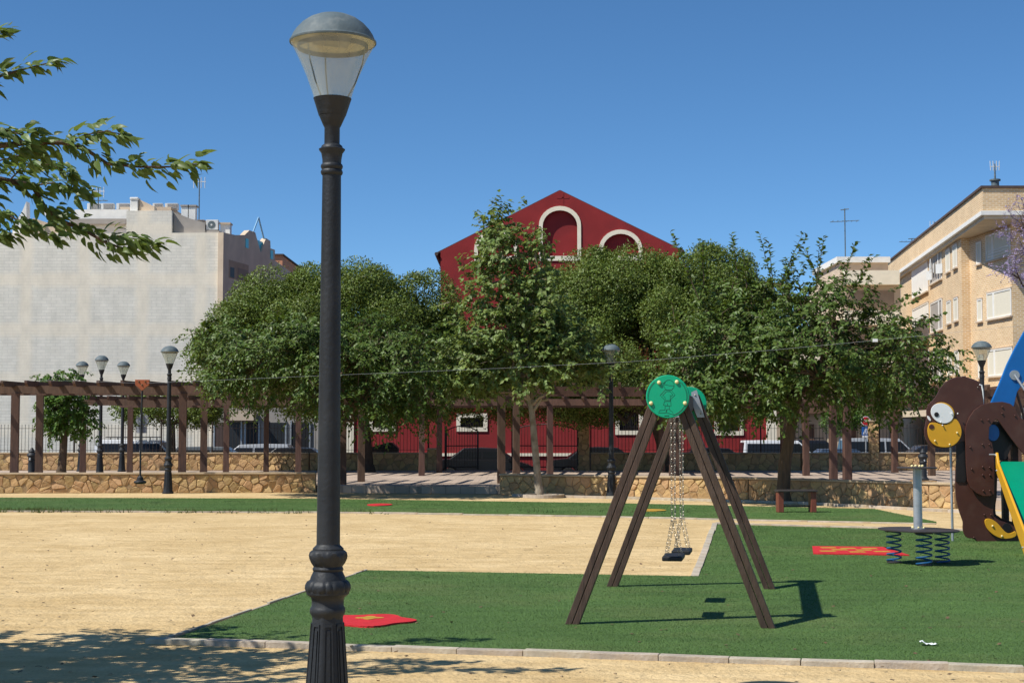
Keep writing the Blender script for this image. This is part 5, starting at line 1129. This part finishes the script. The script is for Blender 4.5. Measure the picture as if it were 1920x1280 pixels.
car(1520, 73, 'black car further back with luggage on its roof', 'car_black', 'van', 1, .95, True); car(1655, 75, 'silver van beyond the tall rubble pillar', 'car_silver', 'van', 1, 1.0)
car(1745, 66, 'black hatchback behind the monkey frame', 'car_black', 'hatch', -1, 1.05)
wc = thing('waste_container', 'dark waste container with sloped lid behind the railings left of the gate', 'waste container', (XAT(722, 62.6), 62.6, STREET + .14))
h1, h2 = ZAT(838, 62.6) - STREET - .14, ZAT(829, 62.6) - STREET - .14
MB().prism([(-.65, .1), (.5, .1), (.55, h1 - .05), (-.70, h1 - .05)], 'y', -.4, .5).build('bin', 'roof_dark', wc, bevel=.03); MB().prism([(-.72, h1 - .047), (.57, h1 - .047), (.30, h2), (.18, h2)], 'y', -.44, .54).build('lid', 'black_panel', wc)

# ------------------------------------------------------------------ trees
def unit(a): return a / np.maximum(np.linalg.norm(a, axis=-1, keepdims=True), 1e-9)
def leaf_faces(pos, tip, nor, ln, wd, fold, rg):
    """each leaf: two triangle-pairs folded on the midrib -> one 6-vertex strip as 2 quads sharing the rib (8 loops)"""
    n = len(pos); tip = unit(tip); side = unit(np.cross(tip, nor)); nor = np.cross(side, tip)
    ln, wd = ln[:, None], wd[:, None]; f = fold[:, None]
    b = pos; m1 = pos + tip * ln * .5 - nor * f * wd * .15; e = pos + tip * ln - nor * f * ln * .22
    l = pos + tip * ln * .42 + side * wd * .5 + nor * f * wd * .35; r = pos + tip * ln * .42 - side * wd * .5 + nor * f * wd * .35
    V = np.stack([b, r, e, l, m1], 1)      # 5 verts
    return V
def leaf_mesh(name, V, mt, flat=False):
    n = len(V)
    if flat: return quad_mesh(name, V, mt)
    me = bpy.data.meshes.new(name); me.vertices.add(n * 5); me.vertices.foreach_set('co', V.reshape(-1, 3).astype(np.float32).ravel())
    idx = np.array([0, 1, 4, 1, 2, 4, 4, 2, 3, 0, 4, 3]); Lp = (np.arange(n)[:, None] * 5 + idx[None]).astype(np.int32).ravel()
    me.loops.add(n * 12); me.loops.foreach_set('vertex_index', Lp); me.polygons.add(n * 4); me.polygons.foreach_set('loop_start', np.arange(0, n * 12, 3, dtype=np.int32))
    me.update(calc_edges=True); me.materials.append(M[mt]); return me
def quad_mesh(name, V, mt):
    n = len(V); me = bpy.data.meshes.new(name); me.vertices.add(n * 4); me.vertices.foreach_set('co', V[:, :4].reshape(-1, 3).astype(np.float32).ravel())
    Lp = (np.arange(n)[:, None] * 4 + np.array([0, 1, 2, 0, 2, 3])[None]).astype(np.int32).ravel()
    me.loops.add(n * 6); me.loops.foreach_set('vertex_index', Lp); me.polygons.add(n * 2); me.polygons.foreach_set('loop_start', np.arange(0, n * 6, 3, dtype=np.int32))
    me.update(calc_edges=True); me.materials.append(M[mt]); return me
def sample_lobes(lobes, total, rg, shell):
    out, cen = [], []
    wts = np.array([np.prod(l[1]) ** (2 / 3) for l in lobes]); cnt = (wts / wts.sum() * total).astype(int) + 1
    for (c, r), k in zip(lobes, cnt):
        d = unit(rg.normal(size=(k, 3))); rad = shell + (1 - shell) * rg.random(k) ** .6
        rad[rg.random(k) < .22] *= .62
        out.append(np.array(c) + d * rad[:, None] * np.array(r)); cen.append(np.repeat(np.array(c)[None], k, 0))
    return np.concatenate(out), np.concatenate(cen)
def branch_mb(mb, p, q, r0, r1, rg, wob=.12, n=5, sides=6):
    p, q = np.array(p), np.array(q); L_ = np.linalg.norm(q - p); pts = [p + (q - p) * t + rg.normal(size=3) * wob * L_ * math.sin(math.pi * t) * .35 + np.array([0, 0, .10 * L_ * math.sin(math.pi * t)]) for t in np.linspace(0, 1, n)]
    mb.tube(pts, [r0 + (r1 - r0) * t for t in np.linspace(0, 1, n)], sides); return pts
def make_tree(name, label, cat, base, trunk, trad, lobes, nclus, style, leafmt, bark, seed, ln, wd, shell=.55, twigs=6, tl=.6, per=14, blob=.55, droop=.25, up=.15, limbs=6, group=None, bare=0):
    """trunk: list of world points; lobes: (centre, radii) world"""
    rg = np.random.default_rng(seed); root = thing(name, label, cat, base, group=group); b0 = np.array(base)
    C, Cc = sample_lobes(lobes, nclus, rg, shell); out = unit(C - Cc + np.array([0, 0, .001]))
    # wood
    mb = MB(); tpts = [np.array(p) - b0 for p in trunk]
    mb.tube([Vector(p) for p in tpts], list(np.linspace(trad, trad * .66, len(tpts))), 12)
    mb.tube([Vector(tpts[0]) - Vector((0, 0, .1)), Vector(tpts[0]) + Vector((0, 0, .05)), Vector(tpts[0]) + Vector((0, 0, .28))], [trad * 1.5, trad * 1.28, trad * 1.0], 12)
    tk_ = mb.build('trunk', bark, root, smooth=True)
    top = tpts[-1]; lm = MB(); nodes = [np.array(top)]
    pick = C[rg.choice(len(C), min(limbs, len(C)), replace=False)] if len(lobes) == 1 else np.array([np.array(l[0]) for l in lobes])
    if len(lobes) == 1 or len(pick) < limbs:
        extra = C[rg.choice(len(C), limbs, replace=False)]; pick = np.concatenate([pick, extra]) if len(lobes) > 1 else extra
    for q in pick:
        e = (q - b0) * .8 + top * .2; pts = branch_mb(lm, top, e, trad * .5, trad * .16, rg, .3, 7, 8); nodes += pts[2:]
    NA = np.array(nodes)
    for i, c in enumerate(C):
        if i % 2 and style == 'ficus': continue
        q = c - b0; k = np.argmin(np.linalg.norm(NA - q, axis=1) + (np.linalg.norm(NA - top, axis=1) * .15)); branch_mb(lm, NA[k], q, trad * .14, trad * .035, rg, .2, 4, 4)
    lm.build('limbs', bark, tk_, smooth=True)
    P, T, Nn, Ln, Wd, Fo = [], [], [], [], [], []
    if style == 'ficus':
        for c, o in zip(C, out):
            R_ = blob * rg.uniform(.65, 1.25); d = unit(rg.normal(size=(per, 3)) + o * .55 + np.array([0, 0, .25])); rr = R_ * (1 - .5 * rg.random(per) ** 2.2)[:, None]
            p = c + d * rr * np.array([1, 1, .85]) + rg.normal(size=(per, 3)) * .05
            P.append(p); T.append(unit(d * .45 + rg.normal(size=(per, 3)) * .7 + np.array([0, 0, .1]))); Nn.append(unit(d * 1.0 + np.array([0, 0, .3]) + rg.normal(size=(per, 3)) * .35))
            Ln.append(ln * rg.uniform(.7, 1.3, per)); Wd.append(wd * rg.uniform(.7, 1.3, per)); Fo.append(rg.uniform(.1, .8, per))
    else:
        tw = MB()
        for c, o in zip(C, out):
            for _ in range(twigs):
                d = unit(o * .9 + rg.normal(size=3) * .65 + np.array([0, 0, up])); L_ = tl * rg.uniform(.55, 1.3); st = c + rg.normal(size=3) * .16
                s_ = np.linspace(.08, 1, per) ; path = st + d * (s_ * L_)[:, None] + np.array([0, 0, -droop]) * (s_ ** 2 * L_)[:, None]
                if rg.random() < .5: tw.tube([Vector(st - b0), Vector(path[per // 2] - b0), Vector(path[-1] - b0)], [.009, .006, .003], 3, cap=False)
                sd_ = unit(np.cross(d, [0, 0, 1.0]) + 1e-6) * np.where(np.arange(per) % 2 == 0, 1, -1)[:, None]
                tip = unit(d * .45 + sd_ * .75 + np.array([0, 0, -.5]) + rg.normal(size=(per, 3)) * .25)
                P.append(path + rg.normal(size=(per, 3)) * .02); T.append(tip); Nn.append(unit(np.array([0, 0, .9]) + o * .5 + rg.normal(size=(per, 3)) * .33))
                Ln.append(ln * rg.uniform(.65, 1.25, per)); Wd.append(wd * rg.uniform(.7, 1.2, per)); Fo.append(rg.uniform(.1, .9, per))
        if tw.v: tag(tw.build('twigs', bark, tk_), kind='stuff')
    P, T, Nn = np.concatenate(P), np.concatenate(T), np.concatenate(Nn); Ln, Wd, Fo = np.concatenate(Ln), np.concatenate(Wd), np.concatenate(Fo)
    V = leaf_faces(P - b0, T, Nn, Ln, Wd, Fo, rg)
    me = leaf_mesh('crown', V, leafmt, style == 'ficus'); link('crown', me, root)
    return root
def tp_(px, py, Y): v = AT(px, py, Y); return (v.x, v.y, v.z)
# ficus trees on the terrace edge
def fic(px, py, Y, rx, ry, rz):
    k = .34 if Y == YF else 0.0     # clump radius comes on top for the dense crowns
    return (tp_(px, py, Y), (rx - k, ry - k, rz - k))
YF = 57.5
make_tree('ficus_tree', 'large dense round ficus tree behind the left pergola, against the pale building', 'tree', (XAT(690, YF), YF, PLAT), [(XAT(690, YF), YF, PLAT), (XAT(688, YF), YF, 1.2), (XAT(684, YF), YF, 2.2)], .24,
          [fic(600, 660, YF, 3.9, 3.4, 2.5), fic(470, 672, YF, 1.9, 2.4, 1.65), fic(640, 590, YF, 2.9, 2.6, 1.75), fic(515, 612, YF, 1.9, 2.2, 1.55), fic(765, 600, YF, 2.0, 2.2, 1.75), fic(705, 575, YF, 1.8, 2.2, 1.6), fic(835, 640, YF, 1.5, 2.0, 1.5), fic(790, 690, YF, 2.2, 2.4, 1.6), fic(870, 710, YF, 1.6, 2, 1.3), fic(440, 615, YF, 1.35, 2.0, 1.2), fic(560, 578, YF, 1.7, 2.0, 1.4), fic(490, 590, YF, 1.3, 1.8, 1.2), fic(420, 680, YF, 1.3, 1.8, 1.2), (tp_(615, 740, YF + 1.3), (2.3, 1.3, .5)), (tp_(740, 755, YF + 1.3), (2.1, 1.3, .5))],
          270, 'ficus', 'ficus_leaf', 'bark_dark', 41, .105, .052, shell=.80, per=1050, blob=.84, limbs=7, group='ficus trees behind the pergolas')
make_tree('ficus_tree', 'large dense ficus tree before the red gabled building', 'tree', (XAT(1235, YF), YF, PLAT), [(XAT(1250, YF), YF, PLAT), (XAT(1240, YF), YF, 1.3), (XAT(1222, YF), YF, 2.4)], .26,
          [fic(1190, 640, YF, 4.3, 3.4, 2.6), fic(1170, 560, YF, 2.4, 2.4, 1.6), fic(1290, 545, YF, 2.2, 2.4, 1.55), fic(1080, 590, YF, 1.9, 2.2, 1.7), fic(1400, 600, YF, 2.3, 2.4, 2.0), fic(1000, 690, YF, 2.2, 2.2, 1.3), fic(1380, 700, YF, 2.4, 2.2, 1.3), fic(1215, 525, YF, 1.3, 1.6, 1.05), fic(920, 725, YF, 1.5, 1.8, .95), (tp_(1110, 755, YF + 1.3), (2.4, 1.3, .5)), (tp_(1310, 760, YF + 1.3), (2.4, 1.3, .5)), (tp_(970, 765, YF + 1.4), (1.6, 1.2, .4)), fic(1330, 520, YF, 1.5, 1.8, 1.2), fic(1110, 530, YF, 1.4, 1.8, 1.2)],
          310, 'ficus', 'ficus_leaf', 'bark_dark', 42, .105, .052, shell=.80, per=1050, blob=.84, limbs=7, group='ficus trees behind the pergolas')
# mulberries by the terrace wall
YA = 40.2
make_tree('mulberry_tree', 'spreading mulberry tree left of centre, its trunk hidden by the tall lamp', 'tree', (XAT(617, YA), YA, 0), [(XAT(617, YA), YA, 0), (XAT(619, YA), YA, 1.0), (XAT(622, YA), YA, 1.9)], .15,
          [fic(615, 678, YA, 3.1, 3.0, 1.2), fic(480, 664, YA, 1.5, 2.2, .95), fic(760, 690, YA, 1.3, 2.2, 1.05), fic(600, 640, YA, 2.0, 2.0, .8), fic(680, 745, YA - .6, 1.8, 1.6, .55)],
          280, 'mul', 'mulberry_leaf', 'bark_brown', 43, .118, .07, shell=.55, twigs=7, tl=.6, per=19, droop=.45, up=.0, limbs=7, group='mulberry trees by the terrace wall')
yb_ = G(1465, 943).y
make_tree('mulberry_tree', 'spreading mulberry tree on the right with shoots rising above its crown', 'tree', (XAT(1466, yb_), yb_, 0), [(XAT(1466, yb_), yb_, 0), (XAT(1470, yb_), yb_, .9), (XAT(1483, yb_), yb_, 1.8), (XAT(1496, yb_), yb_, 2.5)], .165,
          [fic(1500, 660, yb_, 3.1, 3.1, 1.25), fic(1370, 660, yb_, 1.6, 2.2, 1.1), fic(1655, 680, yb_, 1.35, 2.2, 1.05), fic(1490, 570, yb_, 2.3, 2.0, .8), fic(1310, 690, yb_, .9, 1.4, .85), fic(1545, 700, yb_ - 1.6, 1.9, 1.6, .6), fic(1400, 730, yb_ - .6, 1.5, 1.4, .55)],
          290, 'mul', 'mulberry_leaf', 'bark_brown', 44, .122, .072, shell=.55, twigs=7, tl=.62, per=19, droop=.32, up=.1, limbs=8, group='mulberry trees by the terrace wall')
# upright shoots of the right mulberry
def shoots(owner, specs, mt, Y, seed, ln, wd):
    rg = np.random.default_rng(seed); b0 = np.array(owner.location); P, T, Nn = [], [], []; mb = MB()
    for (x0, y0, x1, y1) in specs:
        for rep in range(2):
            Yj = Y + rg.normal() * .5; a, b = np.array(tp_(x0, y0, Yj)), np.array(tp_(x1 + rg.normal() * 5, y1 + abs(rg.normal()) * 14 * rep, Yj)); n = 26
            t_ = np.linspace(.1, 1, n); path = a + (b - a) * t_[:, None] + rg.normal(size=(n, 3)) * .012; d = unit(b - a); mb.tube([Vector(a - b0), Vector((a + b) / 2 - b0), Vector(b - b0)], [.014, .009, .004], 4)
            az = rg.uniform(0, 6.28, n); sd = np.stack([np.cos(az), np.sin(az), np.zeros(n)], 1); P.append(path); T.append(unit(sd * .9 + d * .55 + np.array([0, 0, -.1]))); Nn.append(unit(d * .8 - sd * .3 + rg.normal(size=(n, 3)) * .3))
    P, T, Nn = np.concatenate(P), np.concatenate(T), np.concatenate(Nn); n = len(P)
    V = leaf_faces(P - b0, T, Nn, ln * rg.uniform(.7, 1.2, n), wd * rg.uniform(.7, 1.2, n), rg.uniform(.1, .8, n), rg); tag(link('shoots', leaf_mesh('shoots', V, mt), owner), kind='stuff'); tag(mb.build('shoot_stems', 'bark_brown', owner), kind='stuff')
mulB = [o for o in bpy.data.objects if o.name == 'mulberry_tree.001'][0]
shoots(mulB, [(1310, 560, 1262, 434), (1320, 540, 1318, 452), (1385, 530, 1372, 440), (1400, 540, 1400, 470), (1450, 540, 1436, 438), (1460, 540, 1505, 438), (1530, 540, 1552, 445), (1545, 545, 1510, 465), (1570, 560, 1600, 455), (1590, 560, 1640, 478), (1620, 600, 1720, 545), (1650, 640, 1765, 588), (1660, 660, 1785, 640), (1660, 700, 1790, 690), (1480, 560, 1470, 490)], 'mulberry_leaf', yb_, 61, .155, .09)
mulA = [o for o in bpy.data.objects if o.name == 'mulberry_tree'][0]
shoots(mulA, [(420, 700, 345, 695), (420, 690, 360, 672), (400, 640, 372, 600), (760, 640, 850, 600), (780, 690, 850, 660)], 'mulberry_leaf', YA, 62, .13, .075)
# plane tree
yp_ = G(1010, 931).y; XP = lambda px: XAT(px, yp_)
pt_ = make_tree('plane_tree', 'slim pale-barked plane tree with light green leaves right of the terrace steps', 'tree', (XP(1011), yp_, 0), [(XP(1011), yp_, 0), (XP(1006), yp_, .8), (XP(1001), yp_, 1.6), (XP(997), yp_, ZAT(770, yp_)), (XP(994), yp_, ZAT(752, yp_))], .105,
          [fic(975, 660, yp_, 1.9, 1.5, 1.15), fic(890, 690, yp_, .8, .9, .7), fic(930, 560, yp_, .85, .9, 1.0), fic(935, 470, yp_, .55, .6, .85), fic(1010, 470, yp_, .42, .5, .7), fic(1050, 650, yp_, .9, 1.1, .9), fic(1000, 570, yp_, .9, .9, .8), fic(895, 650, yp_, .7, .9, .9), fic(925, 420, yp_, .3, .35, .5), fic(1130, 690, yp_, .55, .7, .4)],
          270, 'mul', 'plane_leaf', 'bark_grey', 45, .135, .11, shell=.4, twigs=6, tl=.42, per=11, droop=.1, up=.25, limbs=8)
for (a, b) in (((994, 752), (935, 735)), ((996, 760), (1035, 735)), ((994, 752), (962, 690)), ((1000, 770), (1045, 690))):
    rg_ = np.random.default_rng(a[0]); m_ = MB(); branch_mb(m_, np.array(tp_(*a, yp_)) - np.array(pt_.location), np.array(tp_(*b, yp_ - .3)) - np.array(pt_.location), .045, .014, rg_, .1, 6, 7); m_.build('branch', 'bark_grey', pt_, smooth=True)
ring = MB(); n_ = 32; 
for i in range(n_):
    a0, a1 = 2 * math.pi * i / n_, 2 * math.pi * (i + 1) / n_
    ring.add([(.42 * math.cos(a0), .42 * math.sin(a0), 0), (.54 * math.cos(a0), .54 * math.sin(a0), 0), (.54 * math.cos(a1), .54 * math.sin(a1), 0), (.42 * math.cos(a1), .42 * math.sin(a1), 0),
              (.42 * math.cos(a0), .42 * math.sin(a0), .08), (.54 * math.cos(a0), .54 * math.sin(a0), .08), (.54 * math.cos(a1), .54 * math.sin(a1), .08), (.42 * math.cos(a1), .42 * math.sin(a1), .08)],
             [(4, 5, 6, 7), (1, 2, 6, 5), (0, 4, 7, 3)])
q = G(1019, 932.5); tag(ring.build('tree_kerb_ring', 'concrete', loc=(q.x, q.y, .004)), 'round concrete kerb ring at the foot of the plane tree', 'kerb')
# small tree on the terrace, street trees
make_tree('small_tree', 'small leafy tree with thick trunk on the terrace behind the left pergola', 'tree', (XAT(118, 50), 50, PLAT), [(XAT(117, 50), 50, PLAT), (XAT(119, 50), 50, .8), (XAT(121, 50), 50, 1.4), (XAT(122, 50), 50, 2.0)], .15,
          [fic(120, 752, 50, .72, .75, .70), fic(116, 715, 50, .62, .65, .32), fic(98, 785, 50, .38, .45, .45), fic(150, 785, 50, .36, .45, .42)], 110, 'mul', 'young_leaf', 'bark_brown', 46, .13, .085, shell=.6, twigs=5, tl=.30, per=11, droop=.5, up=0, limbs=5)
make_tree('street_tree', 'clipped street tree behind the railings and white van', 'tree', (XAT(327, 63.2), 63.2, STREET + .14), [(XAT(327, 63.2), 63.2, STREET + .14), (XAT(326, 63.2), 63.2, 1.0), (XAT(325, 63.2), 63.2, 2.0)], .12,
          [fic(322, 768, 63.2, 2.0, 1.5, .55), fic(255, 770, 63.2, .7, 1, .5), fic(390, 765, 63.2, .9, 1, .6)], 130, 'ficus', 'ficus_leaf', 'bark_dark', 47, .12, .06, shell=.75, per=110, blob=.42, limbs=5)
make_tree('street_tree', 'small bright green street tree beside the twin pergola posts on the right', 'tree', (XAT(1590, 68), 68, STREET + .14), [(XAT(1590, 68), 68, STREET + .14), (XAT(1590, 68), 68, 1.2), (XAT(1591, 68), 68, 2.0)], .08,
          [fic(1572, 787, 68, .6, .6, .45), fic(1606, 783, 68, .6, .6, .45)], 60, 'ficus', 'young_leaf', 'bark_dark', 48, .11, .06, shell=.5, per=70, blob=.35, limbs=4)
make_tree('jacaranda_tree', 'jacaranda tree with pale purple blossom at the right edge before the brick building', 'tree', (XAT(2010, 62), 62, STREET + .14), [(XAT(2010, 62), 62, STREET + .14), (XAT(2008, 62), 62, 3.0), (XAT(2000, 62), 62, 6.0)], .2,
          [fic(1912, 440, 62, .75, 1, 1.2), fic(1890, 500, 62, .75, 1, .6), fic(1960, 470, 62, 1.6, 1.6, 1.6), fic(2040, 470, 62, 1.8, 1.8, 1.8), fic(1915, 390, 62, .4, .6, .5)], 105, 'mul', 'jacaranda_bloom', 'bark_brown', 49, .085, .05, shell=.35, twigs=5, tl=.5, per=12, droop=.1, up=.3, limbs=7)

# ------------------------------------------------------------------ near mulberry at the left: boughs hang into the picture, its crown shades the sand
def near_tree():
    rg = np.random.default_rng(77); base = Vector((-6.3, 8.7, 0)); b0 = np.array(base)
    root = thing('near_mulberry_tree', 'near mulberry tree whose leafy boughs reach in from the left edge', 'tree', base)
    m_ = MB().tube([(0, 0, -.1), (0, 0, .3), (.05, .05, 1.2), (.1, 0, 2.3)], [.26, .19, .17, .15], 14); tk = m_.build('trunk', 'bark_brown', root, smooth=True); top = np.array([.1, 0, 2.3])
    # visible boughs, traced as directions and given their own distance
    paths = [([(-260, 420, 9.0), (-90, 330, 9.3), (0, 282, 9.4), (60, 276, 9.45), (122, 277, 9.5), (165, 292, 9.5), (203, 317, 9.5), (262, 322, 9.5), (330, 322, 9.5), (372, 316, 9.5)], .020, 1),
             ([(-260, 430, 9.2), (-80, 352, 9.7), (0, 345, 9.9), (61, 357, 10.0), (85, 400, 10.0), (120, 425, 10.0), (162, 443, 10.0), (195, 462, 10.0), (227, 474, 10.0), (265, 474, 10.0), (292, 470, 10.0)], .020, 1),
             ([(-260, 400, 9.6), (-80, 210, 10.3), (0, 152, 10.5), (30, 143, 10.5), (60, 135, 10.5), (104, 124, 10.5)], .014, .85),
             ([(61, 357, 10.0), (100, 352, 9.95), (140, 362, 9.9), (160, 372, 9.9)], .009, 1), ([(-80, 352, 9.7), (-10, 400, 9.6), (30, 420, 9.6), (72, 438, 9.6), (100, 452, 9.6)], .011, 1.05),
             ([(20, 345, 9.85), (50, 315, 9.8), (95, 318, 9.8), (130, 335, 9.8)], .008, 1), ([(122, 277, 9.5), (160, 262, 9.45), (200, 255, 9.4), (232, 262, 9.4)], .008, 1), ([(-60, 260, 9.4), (0, 250, 9.4), (40, 262, 9.4), (60, 258, 9.4)], .008, 1),
             ([(-100, 120, 10.4), (-30, 92, 10.5), (4, 70, 10.5)], .006, .7), ([(-100, 430, 9.7), (-40, 450, 9.6), (10, 448, 9.6)], .008, 1), ([(195, 462, 10.0), (225, 452, 10.0), (262, 458, 10.0)], .005, .9), ([(-60, 330, 9.6), (0, 310, 9.6), (40, 300, 9.6), (75, 300, 9.6)], .008, 1)]
    P, T, Nn, S = [], [], [], []
    for pi, (pp, r0, dens) in enumerate(paths):
        W = [np.array(tp_(p[0], p[1] - 9, p[2])) for p in pp]; loc = [Vector(w_ - b0) for w_ in W]
        if pi < 3: loc = [Vector(top)] + loc
        m_ = MB().tube(loc, list(np.linspace(r0 * (1.3 if pi < 3 else .7), .003, len(loc))), 8); m_.build('bough', 'bark_brown', tk, smooth=True)
        for a, b in zip(W[:-1], W[1:]):
            L_ = np.linalg.norm(b - a); k = int(L_ * 125 * dens); d = (b - a) / L_
            for i in range(k):
                t_ = rg.random(); side = np.cross(d, [0, 1, 0]) * 0 + unit(rg.normal(size=3) * np.array([.6, 1.0, .5])); stalk = unit(d * .5 + side * .8 + np.array([0, 0, .05])) * rg.uniform(.02, .11)
                P.append(a + (b - a) * t_ + stalk); dn = rg.uniform(.15, 1.0); T.append(unit(d * .8 + side * .6 + np.array([0, 0, .32 - dn * .95]))); Nn.append(unit(np.array([-.25, -.35, .7]) + rg.normal(size=3) * .5 + side * .3)); S.append(rg.uniform(.055, .108))
        # tip rosette
        for i in range(8):
            sd_ = rg.normal(size=3); P.append(W[-1] + rg.normal(size=3) * .01); T.append(unit((W[-1] - W[-2]) / np.linalg.norm(W[-1] - W[-2]) + sd_ * .35 + np.array([0, 0, -.25]))); Nn.append(unit(np.array([0, -.1, .8]) + rg.normal(size=3) * .3)); S.append(rg.uniform(.065, .105))
    # heart-shaped toothed leaf, folded on the midrib (unit length along +x)
    def leaf(bend, fold, seed):
        r_ = random.Random(seed); half = [(.0, .02), (-.04, .11), (.02, .19), (.14, .245), (.20, .225), (.30, .25), (.36, .215), (.48, .215), (.53, .175), (.64, .165), (.70, .115), (.80, .09), (.88, .04)]
        rib = [(0, 0), (.12, 0), (.30, 0), (.48, 0), (.66, 0), (.84, 0), (1.0, 0)]
        zf = lambda x_, y_: fold * abs(y_) - bend * x_ * x_ + .02 * math.sin(9 * x_ + seed) * abs(y_) * 3
        vs = [(x_, 0, zf(x_, 0)) for x_, _ in rib]; fs = []
        for sgn in (1, -1):
            o_ = len(vs); vs += [(x_, sgn * y_ * r_.uniform(.93, 1.05), zf(x_, y_)) for x_, y_ in half]
            near = [0, 0, 1, 1, 2, 2, 3, 3, 4, 4, 5, 5, 6]
            for i in range(len(half) - 1):
                a, b = near[i], near[i + 1]; f_ = (a, o_ + i, o_ + i + 1) if a == b else (a, o_ + i, o_ + i + 1, b); fs.append(f_ if sgn > 0 else f_[::-1])
            f_ = (6, o_ + 12, 6); 
        m_ = MB().add(vs, fs); me = bpy.data.meshes.new('leaf'); me.from_pydata(m_.v, [], m_.f); me.materials.append(M['near_leaf']); me.polygons.foreach_set('use_smooth', [True] * len(me.polygons)); return me
    kinds = [leaf(.12 + .10 * i, .22 + .13 * (i % 3), i) for i in range(5)]
    crown = link('boughs_foliage', None, root)
    inv = []
    order = []
    for p, t_, n_, s_ in zip(P, T, Nn, S):
        v = Vector(p) - Vector((0, 0, EYE)); x_ = 960 + F * v.x / v.y; order.append((0 if x_ > -15 else 1))
    idx = sorted(range(len(P)), key=lambda i: (order[i], -P[i][0]))
    rest = []
    cnt = 0
    for i in idx:
        x = unit(np.array(T[i])); y = unit(np.cross(Nn[i], x)); z = np.cross(x, y); m4 = Matrix(((x[0], y[0], z[0], 0), (x[1], y[1], z[1], 0), (x[2], y[2], z[2], 0), (0, 0, 0, 1)))
        mt4 = Matrix.Translation(Vector(P[i] - b0)) @ m4 @ Matrix.Scale(S[i], 4)
        me = kinds[int(rg.integers(5))]
        if order[i] == 0 and cnt < 300:
            o = bpy.data.objects.new('leaf', me); COL.objects.link(o); o.parent = crown; o.matrix_local = mt4; cnt += 1
        else: rest.append((me, mt4))
    mb = MB()
    for me, mt4 in rest: mb.add([mt4 @ v.co for v in me.vertices], [tuple(p.vertices) for p in me.polygons])
    # the rest of the crown, outside the picture: gives the shade on the sand
    C, Cc = sample_lobes([((-5.7, 9.6, 3.2), (1.7, 1.9, .9)), ((-4.8, 10.6, 3.0), (1.1, 1.1, .7)), ((-4.7, 8.7, 2.8), (1.0, 1.1, .6)), ((-7.0, 9.0, 3.7), (1.6, 1.7, 1.1)), ((-5.0, 7.8, 2.9), (1.3, 1.0, .7))], 200, rg, .4)
    lm = MB(); V = []
    for c, cc in zip(C, Cc):
        branch_mb(lm, top, c - b0, .05, .01, rg, .15, 5, 5); o_ = unit(c - cc)
        for _ in range(5):
            d = unit(o_ + rg.normal(size=3) * .8); n = 14; s_ = np.linspace(.1, 1, n)[:, None]; path = c + d * s_ * .6 + np.array([0, 0, -.2]) * s_ ** 2; sd = unit(np.cross(d, [0, 0, 1.])) * np.where(np.arange(n) % 2 == 0, 1, -1)[:, None]
            ok = 960 + F * path[:, 0] / path[:, 1] < -35
            zt_lim = (path[:, 2] - EYE) / path[:, 1] * F > 850
            k = ok | zt_lim
            if k.sum() < 1: continue
            n2 = int(k.sum()); V.append(leaf_faces(path[k] - b0, unit(d * .5 + sd[k] * .7 + np.array([0, 0, -.4]) + rg.normal(size=(n2, 3)) * .3), unit(np.array([0, 0, 1.]) + rg.normal(size=(n2, 3)) * .4), rg.uniform(.09, .14, n2), rg.uniform(.06, .09, n2), rg.uniform(.1, .8, n2), rg))
    lm.build('limbs', 'bark_brown', tk, smooth=True)
    tag(link('crown', leaf_mesh('crown', np.concatenate(V), 'near_leaf'), root), kind='stuff')
    if mb.v: tag(mb.build('outer_leaves', 'near_leaf', crown), kind='stuff')
near_tree()
print('objects', len(bpy.data.objects), 'tris', sum(len(o.data.loop_triangles) or sum(len(p.vertices) - 2 for p in o.data.polygons) for o in bpy.data.objects if o.type == 'MESH' and len(o.data.polygons) < 100000))
